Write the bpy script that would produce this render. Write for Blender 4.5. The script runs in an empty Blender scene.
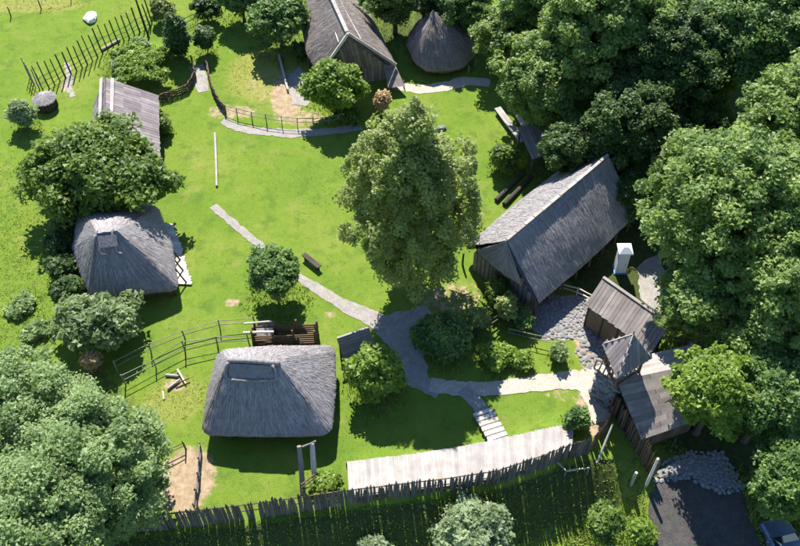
import bpy, bmesh, math, random
import numpy as np
from mathutils import Vector, Matrix, noise
random.seed(7)
R = math.radians
scene = bpy.context.scene
col = scene.collection

# ------------------------------------------------------------------ camera, sky, sun
PITCH, FPX, DIST = R(51), 920.0, 63.0
CAM = Vector((0, -DIST*math.cos(PITCH), DIST*math.sin(PITCH)))
cam = bpy.data.cameras.new('camera'); cam.sensor_width = 36; cam.lens = FPX/800*36
cam.clip_end = 5000; cam.clip_start = 0.5
camo = bpy.data.objects.new('camera', cam); col.objects.link(camo)
camo.location = CAM; camo.rotation_euler = (math.pi/2-PITCH, 0, 0)
scene.camera = camo
SUN_EL = R(50)
SH = Vector((0.17, -0.98, 0)).normalized()            # the way shadows fall over the ground
world = bpy.data.worlds.new('World'); scene.world = world; world.use_nodes = True
nt = world.node_tree
bg = nt.nodes['Background']; bg.inputs[1].default_value = 0.098
sky = nt.nodes.new('ShaderNodeTexSky'); sky.sky_type = 'NISHITA'; sky.sun_disc = False
sky.sun_elevation = SUN_EL; sky.sun_rotation = math.atan2(-SH.x, -SH.y)
sky.air_density = 1.0; sky.dust_density = 0.1; sky.ozone_density = 6.0
nt.links.new(sky.outputs[0], bg.inputs[0])
sun = bpy.data.lights.new('sun', 'SUN'); sun.energy = 5.0; sun.angle = R(0.5); sun.color = (1.0, 0.945, 0.85)
suno = bpy.data.objects.new('sun', sun); col.objects.link(suno)
d = Vector((SH.x*math.cos(SUN_EL), SH.y*math.cos(SUN_EL), -math.sin(SUN_EL)))
suno.rotation_euler = d.to_track_quat('-Z', 'Y').to_euler(); suno.location = (-10, 40, 60)
vs = scene.view_settings; vs.view_transform = 'Standard'; vs.look = 'None'; vs.exposure = 1.22; vs.gamma = 1
vs.use_curve_mapping = False

# survey: a place read off the photograph (800 x 546) -> a point of the site at height z
def P(u, v, z=0.0):
    cp, sp = math.cos(PITCH), math.sin(PITCH)
    a, b = (u-400)/FPX, (v-273)/FPX
    dx, dy, dz = a, cp - b*sp, -sp - b*cp
    t = (z-CAM.z)/dz
    return Vector((CAM.x+dx*t, CAM.y+dy*t, z))

# ------------------------------------------------------------------ materials
MATS = {}
def newmat(name):
    m = bpy.data.materials.new(name); m.use_nodes = True; MATS[name] = m
    n = m.node_tree.nodes; b = n['Principled BSDF']
    b.inputs['Specular IOR Level'].default_value = 0.25
    return m, n, m.node_tree.links, b
def ramp(n, stops):
    r = n.new('ShaderNodeValToRGB'); e = r.color_ramp.elements
    while len(e) < len(stops): e.new(0.5)
    for k, (p, c) in enumerate(stops): e[k].position = p; e[k].color = (*c, 1)
    return r
def tnoise(n, l, vec, scale, detail=4, rough=0.6):
    t = n.new('ShaderNodeTexNoise'); t.inputs['Scale'].default_value = scale
    t.inputs['Detail'].default_value = detail; t.inputs['Roughness'].default_value = rough
    if vec is not None: l.new(vec, t.inputs['Vector'])
    return t
def mixc(n, l, fac, a, b, mode='MIX'):
    m = n.new('ShaderNodeMix'); m.data_type = 'RGBA'; m.blend_type = mode
    for sock, v in ((m.inputs[0], fac), (m.inputs[6], a), (m.inputs[7], b)):
        if hasattr(v, 'is_linked') or hasattr(v, 'links'): l.new(v, sock)
        elif isinstance(v, (int, float)): sock.default_value = v
        else: sock.default_value = (*v, 1)
    return m.outputs[2]
def mapr(n, l, v, a, b, c, d_):
    m = n.new('ShaderNodeMapRange'); l.new(v, m.inputs[0])
    for k, x in enumerate((a, b, c, d_)): m.inputs[k+1].default_value = x
    return m.outputs[0]
def bump(n, l, b, h, strength, dist):
    k = n.new('ShaderNodeBump'); k.inputs['Strength'].default_value = strength; k.inputs['Distance'].default_value = dist
    l.new(h, k.inputs['Height']); l.new(k.outputs[0], b.inputs['Normal'])

def m_wood(name, c0, c1, rough=0.85, grain=(1.2, 14, 14), var=(0.68, 1.2)):
    m, n, l, b = newmat(name)
    tc = n.new('ShaderNodeTexCoord'); mp = n.new('ShaderNodeMapping'); mp.inputs['Scale'].default_value = grain
    geo = n.new('ShaderNodeNewGeometry'); oi = n.new('ShaderNodeObjectInfo')
    l.new(tc.outputs['Object'], mp.inputs[0])
    ad = n.new('ShaderNodeVectorMath'); ad.operation = 'ADD'; l.new(mp.outputs[0], ad.inputs[0])
    cmb = n.new('ShaderNodeCombineXYZ'); sc = n.new('ShaderNodeMath'); sc.operation = 'MULTIPLY'; sc.inputs[1].default_value = 37
    l.new(oi.outputs['Random'], sc.inputs[0]); l.new(sc.outputs[0], cmb.inputs[0]); l.new(cmb.outputs[0], ad.inputs[1])
    t = tnoise(n, l, ad.outputs[0], 1.6, 5)
    big = tnoise(n, l, geo.outputs['Position'], 1.3, 3)
    r = ramp(n, [(0.3, c0), (0.7, c1)]); l.new(t.outputs[0], r.inputs[0])
    v = mapr(n, l, oi.outputs['Random'], 0, 1, *var)
    w = mapr(n, l, big.outputs[0], 0.3, 0.7, 0.78, 1.12)
    mm = n.new('ShaderNodeMath'); mm.operation = 'MULTIPLY'; l.new(v, mm.inputs[0]); l.new(w, mm.inputs[1])
    hs = n.new('ShaderNodeHueSaturation'); l.new(r.outputs[0], hs.inputs['Color']); l.new(mm.outputs[0], hs.inputs['Value'])
    l.new(hs.outputs[0], b.inputs['Base Color']); b.inputs['Roughness'].default_value = rough
    bump(n, l, b, t.outputs[0], 0.6, 0.02)
    return m
def m_leaf(name, ca, cb, trans=0.5):
    m, n, l, b = newmat(name)
    at = n.new('ShaderNodeAttribute'); at.attribute_name = 'tint'
    r = ramp(n, [(0.0, ca), (1.0, cb)]); l.new(at.outputs['Fac'], r.inputs[0])
    l.new(r.outputs[0], b.inputs['Base Color']); b.inputs['Roughness'].default_value = 0.5; b.inputs['Specular IOR Level'].default_value = 0.42
    tr = n.new('ShaderNodeBsdfTranslucent')
    tcol = mixc(n, l, 0.6, r.outputs[0], (cb[0]*1.7, cb[1]*1.6, cb[2]*0.7)); l.new(tcol, tr.inputs[0])
    mx = n.new('ShaderNodeMixShader'); mx.inputs[0].default_value = trans
    l.new(b.outputs[0], mx.inputs[1]); l.new(tr.outputs[0], mx.inputs[2])
    l.new(mx.outputs[0], n['Material Output'].inputs[0])
    return m
def m_plain(name, c, rough=0.8, metal=0.0, spec=0.3, nz=None):
    m, n, l, b = newmat(name)
    b.inputs['Base Color'].default_value = (*c, 1); b.inputs['Roughness'].default_value = rough
    b.inputs['Metallic'].default_value = metal; b.inputs['Specular IOR Level'].default_value = spec
    if nz:
        geo = n.new('ShaderNodeNewGeometry'); t = tnoise(n, l, geo.outputs['Position'], nz[0], 6, 0.65)
        r = ramp(n, [(0.28, tuple(x*nz[1] for x in c)), (0.72, tuple(min(0.9, x*nz[2]) for x in c))])
        l.new(t.outputs[0], r.inputs[0]); l.new(r.outputs[0], b.inputs['Base Color'])
        bump(n, l, b, t.outputs[0], 0.5, nz[3] if len(nz) > 3 else 0.03)
    return m
def m_thatch(name, c0, c1, moss):
    m, n, l, b = newmat(name)
    uv = n.new('ShaderNodeUVMap'); mp = n.new('ShaderNodeMapping'); mp.inputs['Scale'].default_value = (9, 1.1, 1)
    l.new(uv.outputs[0], mp.inputs[0])
    t = tnoise(n, l, mp.outputs[0], 1.7, 6, 0.7)
    mp2 = n.new('ShaderNodeMapping'); mp2.inputs['Scale'].default_value = (0.35, 2.6, 1); l.new(uv.outputs[0], mp2.inputs[0])
    t2 = tnoise(n, l, mp2.outputs[0], 1.0, 3)
    geo = n.new('ShaderNodeNewGeometry'); t3 = tnoise(n, l, geo.outputs['Position'], 0.7, 5)
    r = ramp(n, [(0.25, c0), (0.75, c1)]); l.new(t.outputs[0], r.inputs[0])
    c = mixc(n, l, mapr(n, l, t2.outputs[0], 0.42, 0.62, 0, 0.45), r.outputs[0], tuple(x*0.6 for x in c0))
    c = mixc(n, l, mapr(n, l, t3.outputs[0], 0.5, 0.72, 0, 0.6), c, moss)
    l.new(c, b.inputs['Base Color']); b.inputs['Roughness'].default_value = 0.95
    bump(n, l, b, t.outputs[0], 0.9, 0.05)
    return m
m_thatch('thatch', (0.18, 0.17, 0.18), (0.36, 0.335, 0.345), (0.235, 0.22, 0.20))
m_thatch('thatch_brown', (0.15, 0.13, 0.125), (0.31, 0.27, 0.255), (0.17, 0.155, 0.12))
def m_straw(name, a, b_):
    m, n, l, b = newmat(name)
    at = n.new('ShaderNodeAttribute'); at.attribute_name = 'tint'
    r = ramp(n, [(0, a), (1, b_)]); l.new(at.outputs['Fac'], r.inputs[0]); l.new(r.outputs[0], b.inputs['Base Color'])
    b.inputs['Roughness'].default_value = 0.9
m_straw('straw', (0.16, 0.15, 0.158), (0.40, 0.372, 0.38))
m_straw('straw_brown', (0.13, 0.11, 0.105), (0.37, 0.32, 0.29))
m_straw('grass_blade', (0.11, 0.185, 0.019), (0.20, 0.265, 0.04))
m_straw('rough_blade', (0.115, 0.19, 0.022), (0.23, 0.28, 0.055))
m_wood('wood_grey', (0.16, 0.14, 0.13), (0.33, 0.29, 0.27))
m_wood('wood_roof', (0.17, 0.145, 0.15), (0.32, 0.28, 0.285))
m_wood('wood_brown', (0.09, 0.06, 0.04), (0.20, 0.14, 0.095))
m_wood('wood_stake', (0.085, 0.078, 0.075), (0.19, 0.175, 0.17))
m_wood('wood_ridge', (0.26, 0.235, 0.215), (0.48, 0.44, 0.40))
m_wood('wood_dark', (0.035, 0.028, 0.024), (0.09, 0.075, 0.065))
m_wood('wood_pale', (0.48, 0.42, 0.36), (0.70, 0.64, 0.57))
m_wood('wood_bleached', (0.26, 0.238, 0.22), (0.47, 0.44, 0.415), var=(0.84, 1.1))
m_plain('daub', (0.28, 0.225, 0.165), 0.95, nz=(3, 0.7, 1.2, 0.04))
m_plain('stone', (0.20, 0.20, 0.205), 0.9, nz=(4, 0.6, 1.3, 0.04))
m_plain('stone_white', (0.72, 0.70, 0.67), 0.85, nz=(5, 0.8, 1.15, 0.03))
m_plain('earth', (0.20, 0.15, 0.10), 0.95, nz=(2, 0.6, 1.25, 0.04))
m_plain('bark', (0.10, 0.08, 0.062), 0.95, nz=(9, 0.5, 1.5, 0.05))
m_plain('bark_birch', (0.50, 0.47, 0.43), 0.9, nz=(7, 0.25, 1.2, 0.03))
m_plain('dark_inside', (0.02, 0.018, 0.016), 1.0)
m_plain('netting', (0.30, 0.33, 0.28), 0.6)
m_plain('booth_white', (0.80, 0.82, 0.85), 0.45)
m_plain('booth_blue', (0.10, 0.25, 0.55), 0.45)
m_plain('car_paint', (0.13, 0.17, 0.23), 0.3, 0.4, 0.5)
m_plain('car_glass', (0.015, 0.02, 0.03), 0.06, 0.0, 0.6)
m_plain('chrome', (0.7, 0.72, 0.75), 0.2, 1.0)
m_plain('rubber', (0.02, 0.02, 0.02), 0.8)
m_plain('headlight_glass', (0.75, 0.78, 0.8), 0.1)
LEAF = dict(
 lime=((0.095, 0.17, 0.02), (0.25, 0.36, 0.05)), mid=((0.045, 0.11, 0.028), (0.19, 0.295, 0.075)),
 oak=((0.06, 0.125, 0.028), (0.27, 0.37, 0.105)), dark=((0.03, 0.07, 0.02), (0.11, 0.185, 0.045)),
 willow=((0.12, 0.19, 0.075), (0.29, 0.39, 0.165)), grey=((0.15, 0.21, 0.11), (0.33, 0.41, 0.24)),
 sage=((0.09, 0.14, 0.06), (0.27, 0.35, 0.16)),
 birch=((0.115, 0.165, 0.05), (0.33, 0.39, 0.13)), hedge=((0.05, 0.105, 0.018), (0.18, 0.265, 0.04)),
 tan=((0.30, 0.22, 0.12), (0.55, 0.42, 0.28)))
for k, (a, b_) in LEAF.items(): m_leaf('leaf_'+k, a, b_)

# ground: grass with worn soil where the 'soil' mask says so, and painted shade in the ditch
m, n, l, b = newmat('grass_ground')
geo = n.new('ShaderNodeNewGeometry'); pos = geo.outputs['Position']
a1 = tnoise(n, l, pos, 0.16, 7, 0.62); a2 = tnoise(n, l, pos, 2.2, 6, 0.7); a3 = tnoise(n, l, pos, 16, 4, 0.7)
r = ramp(n, [(0.30, (0.072, 0.140, 0.018)), (0.45, (0.112, 0.184, 0.022)), (0.56, (0.142, 0.205, 0.028)), (0.70, (0.200, 0.232, 0.050))]); l.new(a1.outputs[0], r.inputs[0])
c = mixc(n, l, mapr(n, l, a2.outputs[0], 0.35, 0.7, 0, 0.6), r.outputs[0], (0.072, 0.135, 0.014))
c = mixc(n, l, mapr(n, l, a3.outputs[0], 0.40, 0.68, 0, 0.5), c, (0.19, 0.255, 0.045))
a4 = tnoise(n, l, pos, 0.55, 6, 0.68)
c = mixc(n, l, mapr(n, l, a4.outputs[0], 0.54, 0.70, 0, 0.6), c, (0.225, 0.225, 0.065))
a5 = tnoise(n, l, pos, 0.9, 5, 0.6)
c = mixc(n, l, mapr(n, l, a5.outputs[0], 0.52, 0.66, 0, 0.6), c, (0.070, 0.128, 0.022))
atr = n.new('ShaderNodeAttribute'); atr.attribute_name = 'soil'
sep = n.new('ShaderNodeSeparateColor'); l.new(atr.outputs['Color'], sep.inputs[0])
def edge(sock, lo=0.35):
    ad = n.new('ShaderNodeMath'); ad.operation = 'ADD'
    l.new(sock, ad.inputs[0]); l.new(mapr(n, l, a2.outputs[0], 0.25, 0.75, -0.32, 0.32), ad.inputs[1])
    return mapr(n, l, ad.outputs[0], lo, lo+0.3, 0, 1)
soilc = ramp(n, [(0.3, (0.20, 0.145, 0.09)), (0.7, (0.42, 0.32, 0.215))]); l.new(a2.outputs[0], soilc.inputs[0])
litter_shadec = ramp(n, [(0.3, (0.030, 0.048, 0.014)), (0.7, (0.075, 0.088, 0.030))]); l.new(a2.outputs[0], litter_shadec.inputs[0])
dryc = mixc(n, l, mapr(n, l, a2.outputs[0], 0.35, 0.65, 0, 1), (0.25, 0.235, 0.07), (0.165, 0.205, 0.035))
c = mixc(n, l, edge(sep.outputs[2]), c, dryc)
c = mixc(n, l, edge(sep.outputs[0]), c, soilc.outputs[0])
c = mixc(n, l, edge(sep.outputs[1]), c, litter_shadec.outputs[0])
l.new(c, b.inputs['Base Color']); b.inputs['Roughness'].default_value = 0.95; b.inputs['Specular IOR Level'].default_value = 0.05
bump(n, l, b, a3.outputs[0], 0.7, 0.06)
def m_gravel(name, c0, c1, sc=26):
    m, n, l, b = newmat(name)
    geo = n.new('ShaderNodeNewGeometry'); v = n.new('ShaderNodeTexVoronoi'); v.inputs['Scale'].default_value = sc
    l.new(geo.outputs['Position'], v.inputs['Vector'])
    t = tnoise(n, l, geo.outputs['Position'], 1.8, 6, 0.7)
    r = ramp(n, [(0.25, c0), (0.75, c1)]); l.new(t.outputs[0], r.inputs[0])
    g = mixc(n, l, 0.45, r.outputs[0], v.outputs['Color'], 'SOFT_LIGHT')
    l.new(g, b.inputs['Base Color']); b.inputs['Roughness'].default_value = 0.95
    bump(n, l, b, v.outputs['Distance'], 0.5, 0.03)
m_gravel('gravel_path', (0.20, 0.185, 0.168), (0.33, 0.305, 0.28))
m_gravel('gravel_yard', (0.20, 0.187, 0.172), (0.34, 0.32, 0.295))
m_gravel('sand_path', (0.30, 0.268, 0.22), (0.45, 0.41, 0.35))
m_gravel('road_gravel', (0.038, 0.036, 0.034), (0.085, 0.08, 0.075))

# ------------------------------------------------------------------ builders
def tag(o, label=None, cat=None, group=None, kind=None):
    if label: o['label'] = label
    if cat: o['category'] = cat
    if group: o['group'] = group
    if kind: o['kind'] = kind
    return o
def thing(name, loc, label, cat, group=None):
    o = bpy.data.objects.new(name, None); col.objects.link(o); o.location = loc; o.empty_display_size = 0.3
    return tag(o, label, cat, group)
def link(name, me, mat, parent=None, off=None):
    if mat is not None and not me.materials: me.materials.append(MATS[mat])
    o = bpy.data.objects.new(name, me); col.objects.link(o)
    if parent is not None: o.parent = parent
    if off is not None: o.location = off
    return o
def wloc(o):                         # where a thing, part or sub-part stands (nothing that parents is turned)
    p = Vector(o.location)
    while o.parent: o = o.parent; p += o.location
    return p
def mesh_from(name, verts, faces, mat, parent=None, smooth=False, uv=None):
    b = wloc(parent) if parent else Vector((0, 0, 0))
    me = bpy.data.meshes.new(name)
    me.from_pydata([(v[0]-b.x, v[1]-b.y, v[2]-b.z) for v in verts], [], faces)
    if smooth: me.shade_smooth()
    if uv is not None:
        u = me.uv_layers.new(name='UVMap'); idx = np.empty(len(me.loops), np.int32); me.loops.foreach_get('vertex_index', idx)
        u.data.foreach_set('uv', np.asarray(uv, np.float32)[idx].ravel())
    return link(name, me, mat, parent)
def quick_mesh(name, verts, nper, mat, tint, parent=None, origin=(0, 0, 0)):
    # verts: (F, nper, 3) array of loose polygons, tint: (F,)
    F = verts.shape[0]; me = bpy.data.meshes.new(name)
    vv = (verts.reshape(-1, 3)-np.asarray(origin)).astype(np.float32)
    me.vertices.add(F*nper); me.vertices.foreach_set('co', vv.ravel())
    me.loops.add(F*nper); me.loops.foreach_set('vertex_index', np.arange(F*nper, dtype=np.int32))
    me.polygons.add(F); me.polygons.foreach_set('loop_start', np.arange(0, F*nper, nper, dtype=np.int32))
    at = me.attributes.new('tint', 'FLOAT', 'FACE'); at.data.foreach_set('value', tint.astype(np.float32))
    me.update(calc_edges=True)
    return link(name, me, mat, parent)

# shared unit meshes -------------------------------------------------
UNIT = {}
def unit(kind, mat):
    key = (kind, mat)
    if key in UNIT: return UNIT[key]
    bm = bmesh.new()
    if kind.startswith('box'):
        bmesh.ops.create_cube(bm, size=1)
    elif kind.startswith('pole') or kind.startswith('stake'):
        rnd = random.Random(kind); N = 7
        levels = [(0, 1.0), (0.33, 0.96), (0.66, 0.88), (1.0, 0.8)] if kind.startswith('pole') else [(0, 1.0), (0.45, 0.97), (0.86, 0.85), (1.0, 0.12)]
        rings = []
        for zz, rr in levels:
            ox, oy = (0, 0) if zz == 0 else (rnd.uniform(-.25, .25), rnd.uniform(-.25, .25))
            if zz == 1: ox *= .5
            rings.append([bm.verts.new((ox+rr*math.cos(k*math.tau/N)*rnd.uniform(.88, 1.1), oy+rr*math.sin(k*math.tau/N)*rnd.uniform(.88, 1.1), zz)) for k in range(N)])
        for a, b_ in zip(rings, rings[1:]):
            for k in range(N): bm.faces.new((a[k], a[(k+1) % N], b_[(k+1) % N], b_[k]))
        bm.faces.new(rings[-1]); bm.faces.new(rings[0][::-1])
        for f in bm.faces: f.smooth = len(f.verts) == 4
    elif kind.startswith('rock'):
        rnd = random.Random(kind)
        bmesh.ops.create_icosphere(bm, subdivisions=2, radius=1)
        o3 = Vector((rnd.uniform(0, 50), rnd.uniform(0, 50), 0))
        for v in bm.verts: v.co *= 1+0.55*noise.noise(v.co*0.9+o3)+0.15*noise.noise(v.co*2.6+o3)
    me = bpy.data.meshes.new(kind); bm.to_mesh(me); bm.free()
    me.materials.append(MATS[mat]); UNIT[key] = me
    return me
def pole(name, parent, p0, p1, r, mat='wood_grey', kind='pole'):
    p0, p1 = Vector(p0), Vector(p1); dv = p1-p0
    o = link(name, unit(kind+str(random.randrange(4)), mat), None, parent)
    o.location = p0-(wloc(parent) if parent else Vector((0, 0, 0)))
    o.rotation_mode = 'QUATERNION'; o.rotation_quaternion = dv.to_track_quat('Z', 'Y')
    o.scale = (r, r, dv.length)
    return o
def plank(name, parent, p0, p1, w, t, mat='wood_grey', up=(0, 0, 1)):
    p0, p1 = Vector(p0), Vector(p1); x = (p1-p0).normalized(); up = Vector(up)
    y = up.cross(x).normalized(); z = x.cross(y)
    o = link(name, unit('box', mat), None, parent)
    o.rotation_mode = 'QUATERNION'; o.rotation_quaternion = Matrix((x, y, z)).transposed().to_quaternion()
    o.location = (p0+p1)/2-(wloc(parent) if parent else Vector((0, 0, 0)))
    o.scale = ((p1-p0).length, w, t)
    return o
def rock(name, parent, p, s, mat='stone', label=None, cat=None, group=None):
    o = link(name, unit('rock'+str(random.randrange(5)), mat), None, parent)
    o.location = Vector(p)-(wloc(parent) if parent else Vector((0, 0, 0))); o.scale = s
    o.rotation_euler = (0, 0, random.uniform(0, 6.28))
    return tag(o, label, cat, group)

# ------------------------------------------------------------------ ground form
PAL = [(120, 517), (165, 513), (250, 503), (348, 489), (400, 483), (450, 477), (500, 469), (545, 454), (575, 442), (592, 438)]
PALW = [P(u, v, 2.0) for u, v in PAL]
PX = np.array([p.x for p in PALW]); PY = np.array([p.y for p in PALW])
BANK0 = P(348, 463, .55).x
def sstep(a, b, x):
    t = np.clip((np.asarray(x, float)-a)/(b-a), 0, 1); return t*t*(3-2*t)
MOUND = P(138, 64)
def height(x, y):
    x = np.asarray(x, float); y = np.asarray(y, float)
    d = np.interp(x, PX, PY)-y
    fade = 1-sstep(PX[-1]+0.5, PX[-1]+4.5, x)
    h = -2.4*sstep(0.15, 3.6, d)*fade - 0.6*sstep(2, 7, d)*(1-fade)
    bank = 0.48*sstep(-3.4, -1.75, d)*(1-sstep(0.0, 0.2, d))*sstep(BANK0-0.4, BANK0+.4, x)*(1-sstep(PX[-1]-1.6, PX[-1]-.4, x))
    h = h+bank
    md = np.sqrt(((x-MOUND.x)/3.7)**2+((y-MOUND.y)/3.0)**2)
    h = h+1.15*(1-sstep(0.2, 1.05, md))
    h = h+0.05*np.sin(x*0.31+1)*np.cos(y*0.27)*(1-sstep(45, 60, np.hypot(x, y)))
    return h
def H(x, y): return float(height(x, y))
def G(u, v, dz=0.0):
    p = P(u, v, 0)
    for _ in range(4): p = P(u, v, H(p.x, p.y))
    return Vector((p.x, p.y, p.z+dz))

def poly(pts): return np.array([[P(u, v).x, P(u, v).y] for u, v in pts])
def inside(poly_, x, y):
    c = np.zeros(x.shape, bool); j = len(poly_)-1
    for i in range(len(poly_)):
        xi, yi = poly_[i]; xj, yj = poly_[j]
        c ^= ((yi > y) != (yj > y)) & (x < (xj-xi)*(y-yi)/(yj-yi+1e-12)+xi)
        j = i
    return c
def dist_line(pts, x, y):
    best = np.full(x.shape, 1e9)
    for a, b_ in zip(pts[:-1], pts[1:]):
        dx, dy = b_[0]-a[0], b_[1]-a[1]; t = np.clip(((x-a[0])*dx+(y-a[1])*dy)/(dx*dx+dy*dy+1e-9), 0, 1)
        best = np.minimum(best, np.hypot(x-a[0]-t*dx, y-a[1]-t*dy))
    return best
def blob(u, v, ru, rv, x, y):
    c = P(u, v); e = P(u+ru, v); g = P(u, v-rv)
    return np.clip(1.25-np.hypot((x-c.x)/(e.x-c.x), (y-c.y)/(g.y-c.y)), 0, 1)
# worn soil (red), leaf litter under the wood and painted ditch shade (green), dry grass (blue)
SOIL = [(186, 480, 30, 34, 1.0), (268, 84, 30, 22, .38), (232, 112, 30, 8, .6), (300, 118, 30, 9, .6), (592, 412, 16, 26, 1.0), (232, 302, 9, 5, .75), (175, 385, 14, 7, .7),
        (330, 315, 8, 4, .6), (288, 95, 18, 26, .9), (265, 325, 12, 8, .6), (340, 190, 30, 10, .3), (505, 262, 22, 34, .7), (66, 84, 6, 10, .7), (560, 395, 20, 8, .4), (450, 300, 40, 22, .5), (600, 345, 30, 30, .8)]
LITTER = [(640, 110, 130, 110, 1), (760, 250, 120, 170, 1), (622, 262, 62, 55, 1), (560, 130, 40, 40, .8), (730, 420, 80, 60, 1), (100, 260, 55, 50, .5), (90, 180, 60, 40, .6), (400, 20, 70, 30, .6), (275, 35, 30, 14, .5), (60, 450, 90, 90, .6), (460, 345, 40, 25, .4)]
DRY = [(30, 5, 60, 8, 1), (265, 75, 45, 32, .75), (175, 400, 40, 30, .6), (330, 205, 50, 40, .35), (20, 300, 30, 60, .35), (560, 525, 60, 20, .3), (150, 12, 60, 20, .4), (245, 20, 40, 25, .3)]
def masks(x, y):
    r = np.zeros(x.shape); g = r.copy(); b_ = r.copy()
    for t in SOIL: r = np.maximum(r, t[4]*np.clip(blob(*t[:4], x, y)*1.6, 0, 1))
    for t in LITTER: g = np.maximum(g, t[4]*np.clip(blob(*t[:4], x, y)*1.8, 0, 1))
    for t in DRY: b_ = np.maximum(b_, t[4]*np.clip(blob(*t[:4], x, y)*1.6, 0, 1))
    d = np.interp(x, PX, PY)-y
    g = np.maximum(g, .72*sstep(.0, .5, d)*(1-sstep(2.4, 4.2, d))*(1-sstep(PX[-1]+1, PX[-1]+3, x)))  # dark ditch weeds, coloured darker to deepen the palisade's shadow
    return r, g, b_
gx = np.concatenate([[-2500, -900, -350, -150, -90], np.arange(-56, 56.1, 0.35), [90, 150, 350, 900, 2500]])
gy = np.concatenate([[-2500, -900, -350, -150, -80], np.arange(-30, 60.1, 0.35), [90, 150, 350, 900, 2500]])
XX, YY = np.meshgrid(gx, gy); ZZ = height(XX, YY)
nx, ny = len(gx), len(gy)
ii = np.arange(nx*ny).reshape(ny, nx)
quads = np.stack([ii[:-1, :-1], ii[:-1, 1:], ii[1:, 1:], ii[1:, :-1]], -1).reshape(-1, 4)
me = bpy.data.meshes.new('ground')
me.vertices.add(nx*ny); me.vertices.foreach_set('co', np.stack([XX, YY, ZZ], -1).astype(np.float32).ravel())
me.loops.add(quads.size); me.loops.foreach_set('vertex_index', quads.astype(np.int32).ravel())
me.polygons.add(len(quads)); me.polygons.foreach_set('loop_start', np.arange(0, quads.size, 4, dtype=np.int32))
me.update(calc_edges=True); me.shade_smooth()
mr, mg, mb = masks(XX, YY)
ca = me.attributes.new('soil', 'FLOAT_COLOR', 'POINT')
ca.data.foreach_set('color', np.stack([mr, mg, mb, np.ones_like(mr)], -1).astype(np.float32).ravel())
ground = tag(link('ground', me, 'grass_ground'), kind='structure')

# ------------------------------------------------------------------ paths and yards
BARE = []                                                    # where no grass grows
def strip(name, pts, w, mat, lift, label=None, ragged=0.12):
    W = [P(u, v) for u, v in pts]; out = []
    for a, b_ in zip(W[:-1], W[1:]):
        nseg = max(2, int((b_-a).length/0.25))
        for k in range(nseg): out.append(a.lerp(b_, k/nseg))
    out.append(W[-1])
    for _ in range(6): out = [out[0]]+[(out[k-1]+out[k]*2+out[k+1])/4 for k in range(1, len(out)-1)]+[out[-1]]
    N = len(out); V = []; F = []; M = 7
    for k, p in enumerate(out):
        t = (out[min(k+1, N-1)]-out[max(k-1, 0)]).normalized(); s = Vector((-t.y, t.x, 0))
        ww = (np.interp(k/(N-1), np.linspace(0, 1, len(w)), w) if isinstance(w, (list, tuple)) else w)/2
        wl = ww+ragged*(noise.noise(p*1.1)+noise.noise(p*3.7)); wr = ww+ragged*(noise.noise(p*1.1+Vector((9, 3, 1)))+noise.noise(p*3.7+Vector((5, 5, 5))))
        for j in range(M):
            q = p+s*(-wl+(wl+wr)*j/(M-1)); V.append((q.x, q.y, H(q.x, q.y)+lift))
    for k in range(N-1):
        for j in range(M-1): F.append((k*M+j, k*M+j+1, (k+1)*M+j+1, (k+1)*M+j))
    o = tag(mesh_from(name, V, F, mat, smooth=True), kind='structure')
    BARE.append(('line', np.array([(p.x, p.y) for p in out]), (np.mean(w))/2))
    return o
def sheet(name, pts, mat, lift, step=0.3, ragged=0.15):
    W = [P(u, v) for u, v in pts]; out = []
    for a, b_ in zip(W, W[1:]+W[:1]):
        ns = max(1, int((b_-a).length/step))
        for k in range(ns):
            p = a.lerp(b_, k/ns); out.append(p+Vector((noise.noise(p*0.9), noise.noise(p*0.9+Vector((7, 1, 2))), 0))*ragged*1.6+Vector((noise.noise(p*3.1), noise.noise(p*3.1+Vector((3, 8, 2))), 0))*ragged)
    bm = bmesh.new(); vs_ = [bm.verts.new(p) for p in out]; bm.faces.new(vs_)
    bmesh.ops.triangulate(bm, faces=bm.faces[:])
    for _ in range(5):
        es = [e for e in bm.edges if e.calc_length() > 0.5]
        if not es: break
        bmesh.ops.subdivide_edges(bm, edges=es, cuts=1)
        bmesh.ops.triangulate(bm, faces=bm.faces[:])
    for v in bm.verts: v.co.z = H(v.co.x, v.co.y)+lift
    bm.normal_update()
    for f in bm.faces:
        if f.normal.z < 0: f.normal_flip()
    me = bpy.data.meshes.new(name); bm.to_mesh(me); bm.free()
    BARE.append(('poly', np.array([(p.x, p.y) for p in out]), 0))
    return tag(link(name, me, mat), kind='structure')
sheet('yard', [(378, 322), (396, 312), (425, 306), (437, 322), (424, 345), (428, 378), (446, 388), (436, 398), (412, 388), (399, 372), (392, 348), (374, 332)], 'gravel_yard', 0.016)
strip('path', [(213, 206), (240, 229), (270, 254), (305, 281), (345, 306), (388, 326)], [0.55, 0.6, 0.65, 0.8, 1.4], 'gravel_path', 0.024)
strip('path', [(430, 384), (462, 390), (500, 388), (540, 383), (575, 379), (596, 388)], [1.0, 1.05, 1.05, 1.2, 1.7], 'sand_path', 0.032)
strip('path', [(462, 389), (476, 402), (486, 416)], [0.9, 0.9, 0.8], 'gravel_yard', 0.040, ragged=0.1)
strip('path', [(392, 86), (420, 90), (445, 87), (466, 81), (490, 83)], [0.9, 1.1, 1.2, 1.0], 'sand_path', 0.024)
strip('path', [(222, 121), (245, 130), (290, 134), (330, 132), (362, 127)], [0.7, 0.95, 0.9, 0.7], 'gravel_path', 0.026)
sheet('terrace', [(287, 78), (300, 66), (310, 80), (308, 106), (292, 106)], 'gravel_path', 0.030)
strip('path', [(66, 62), (70, 74), (68, 88), (73, 97)], [0.4, 0.5, 0.5], 'gravel_path', 0.026)
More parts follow.
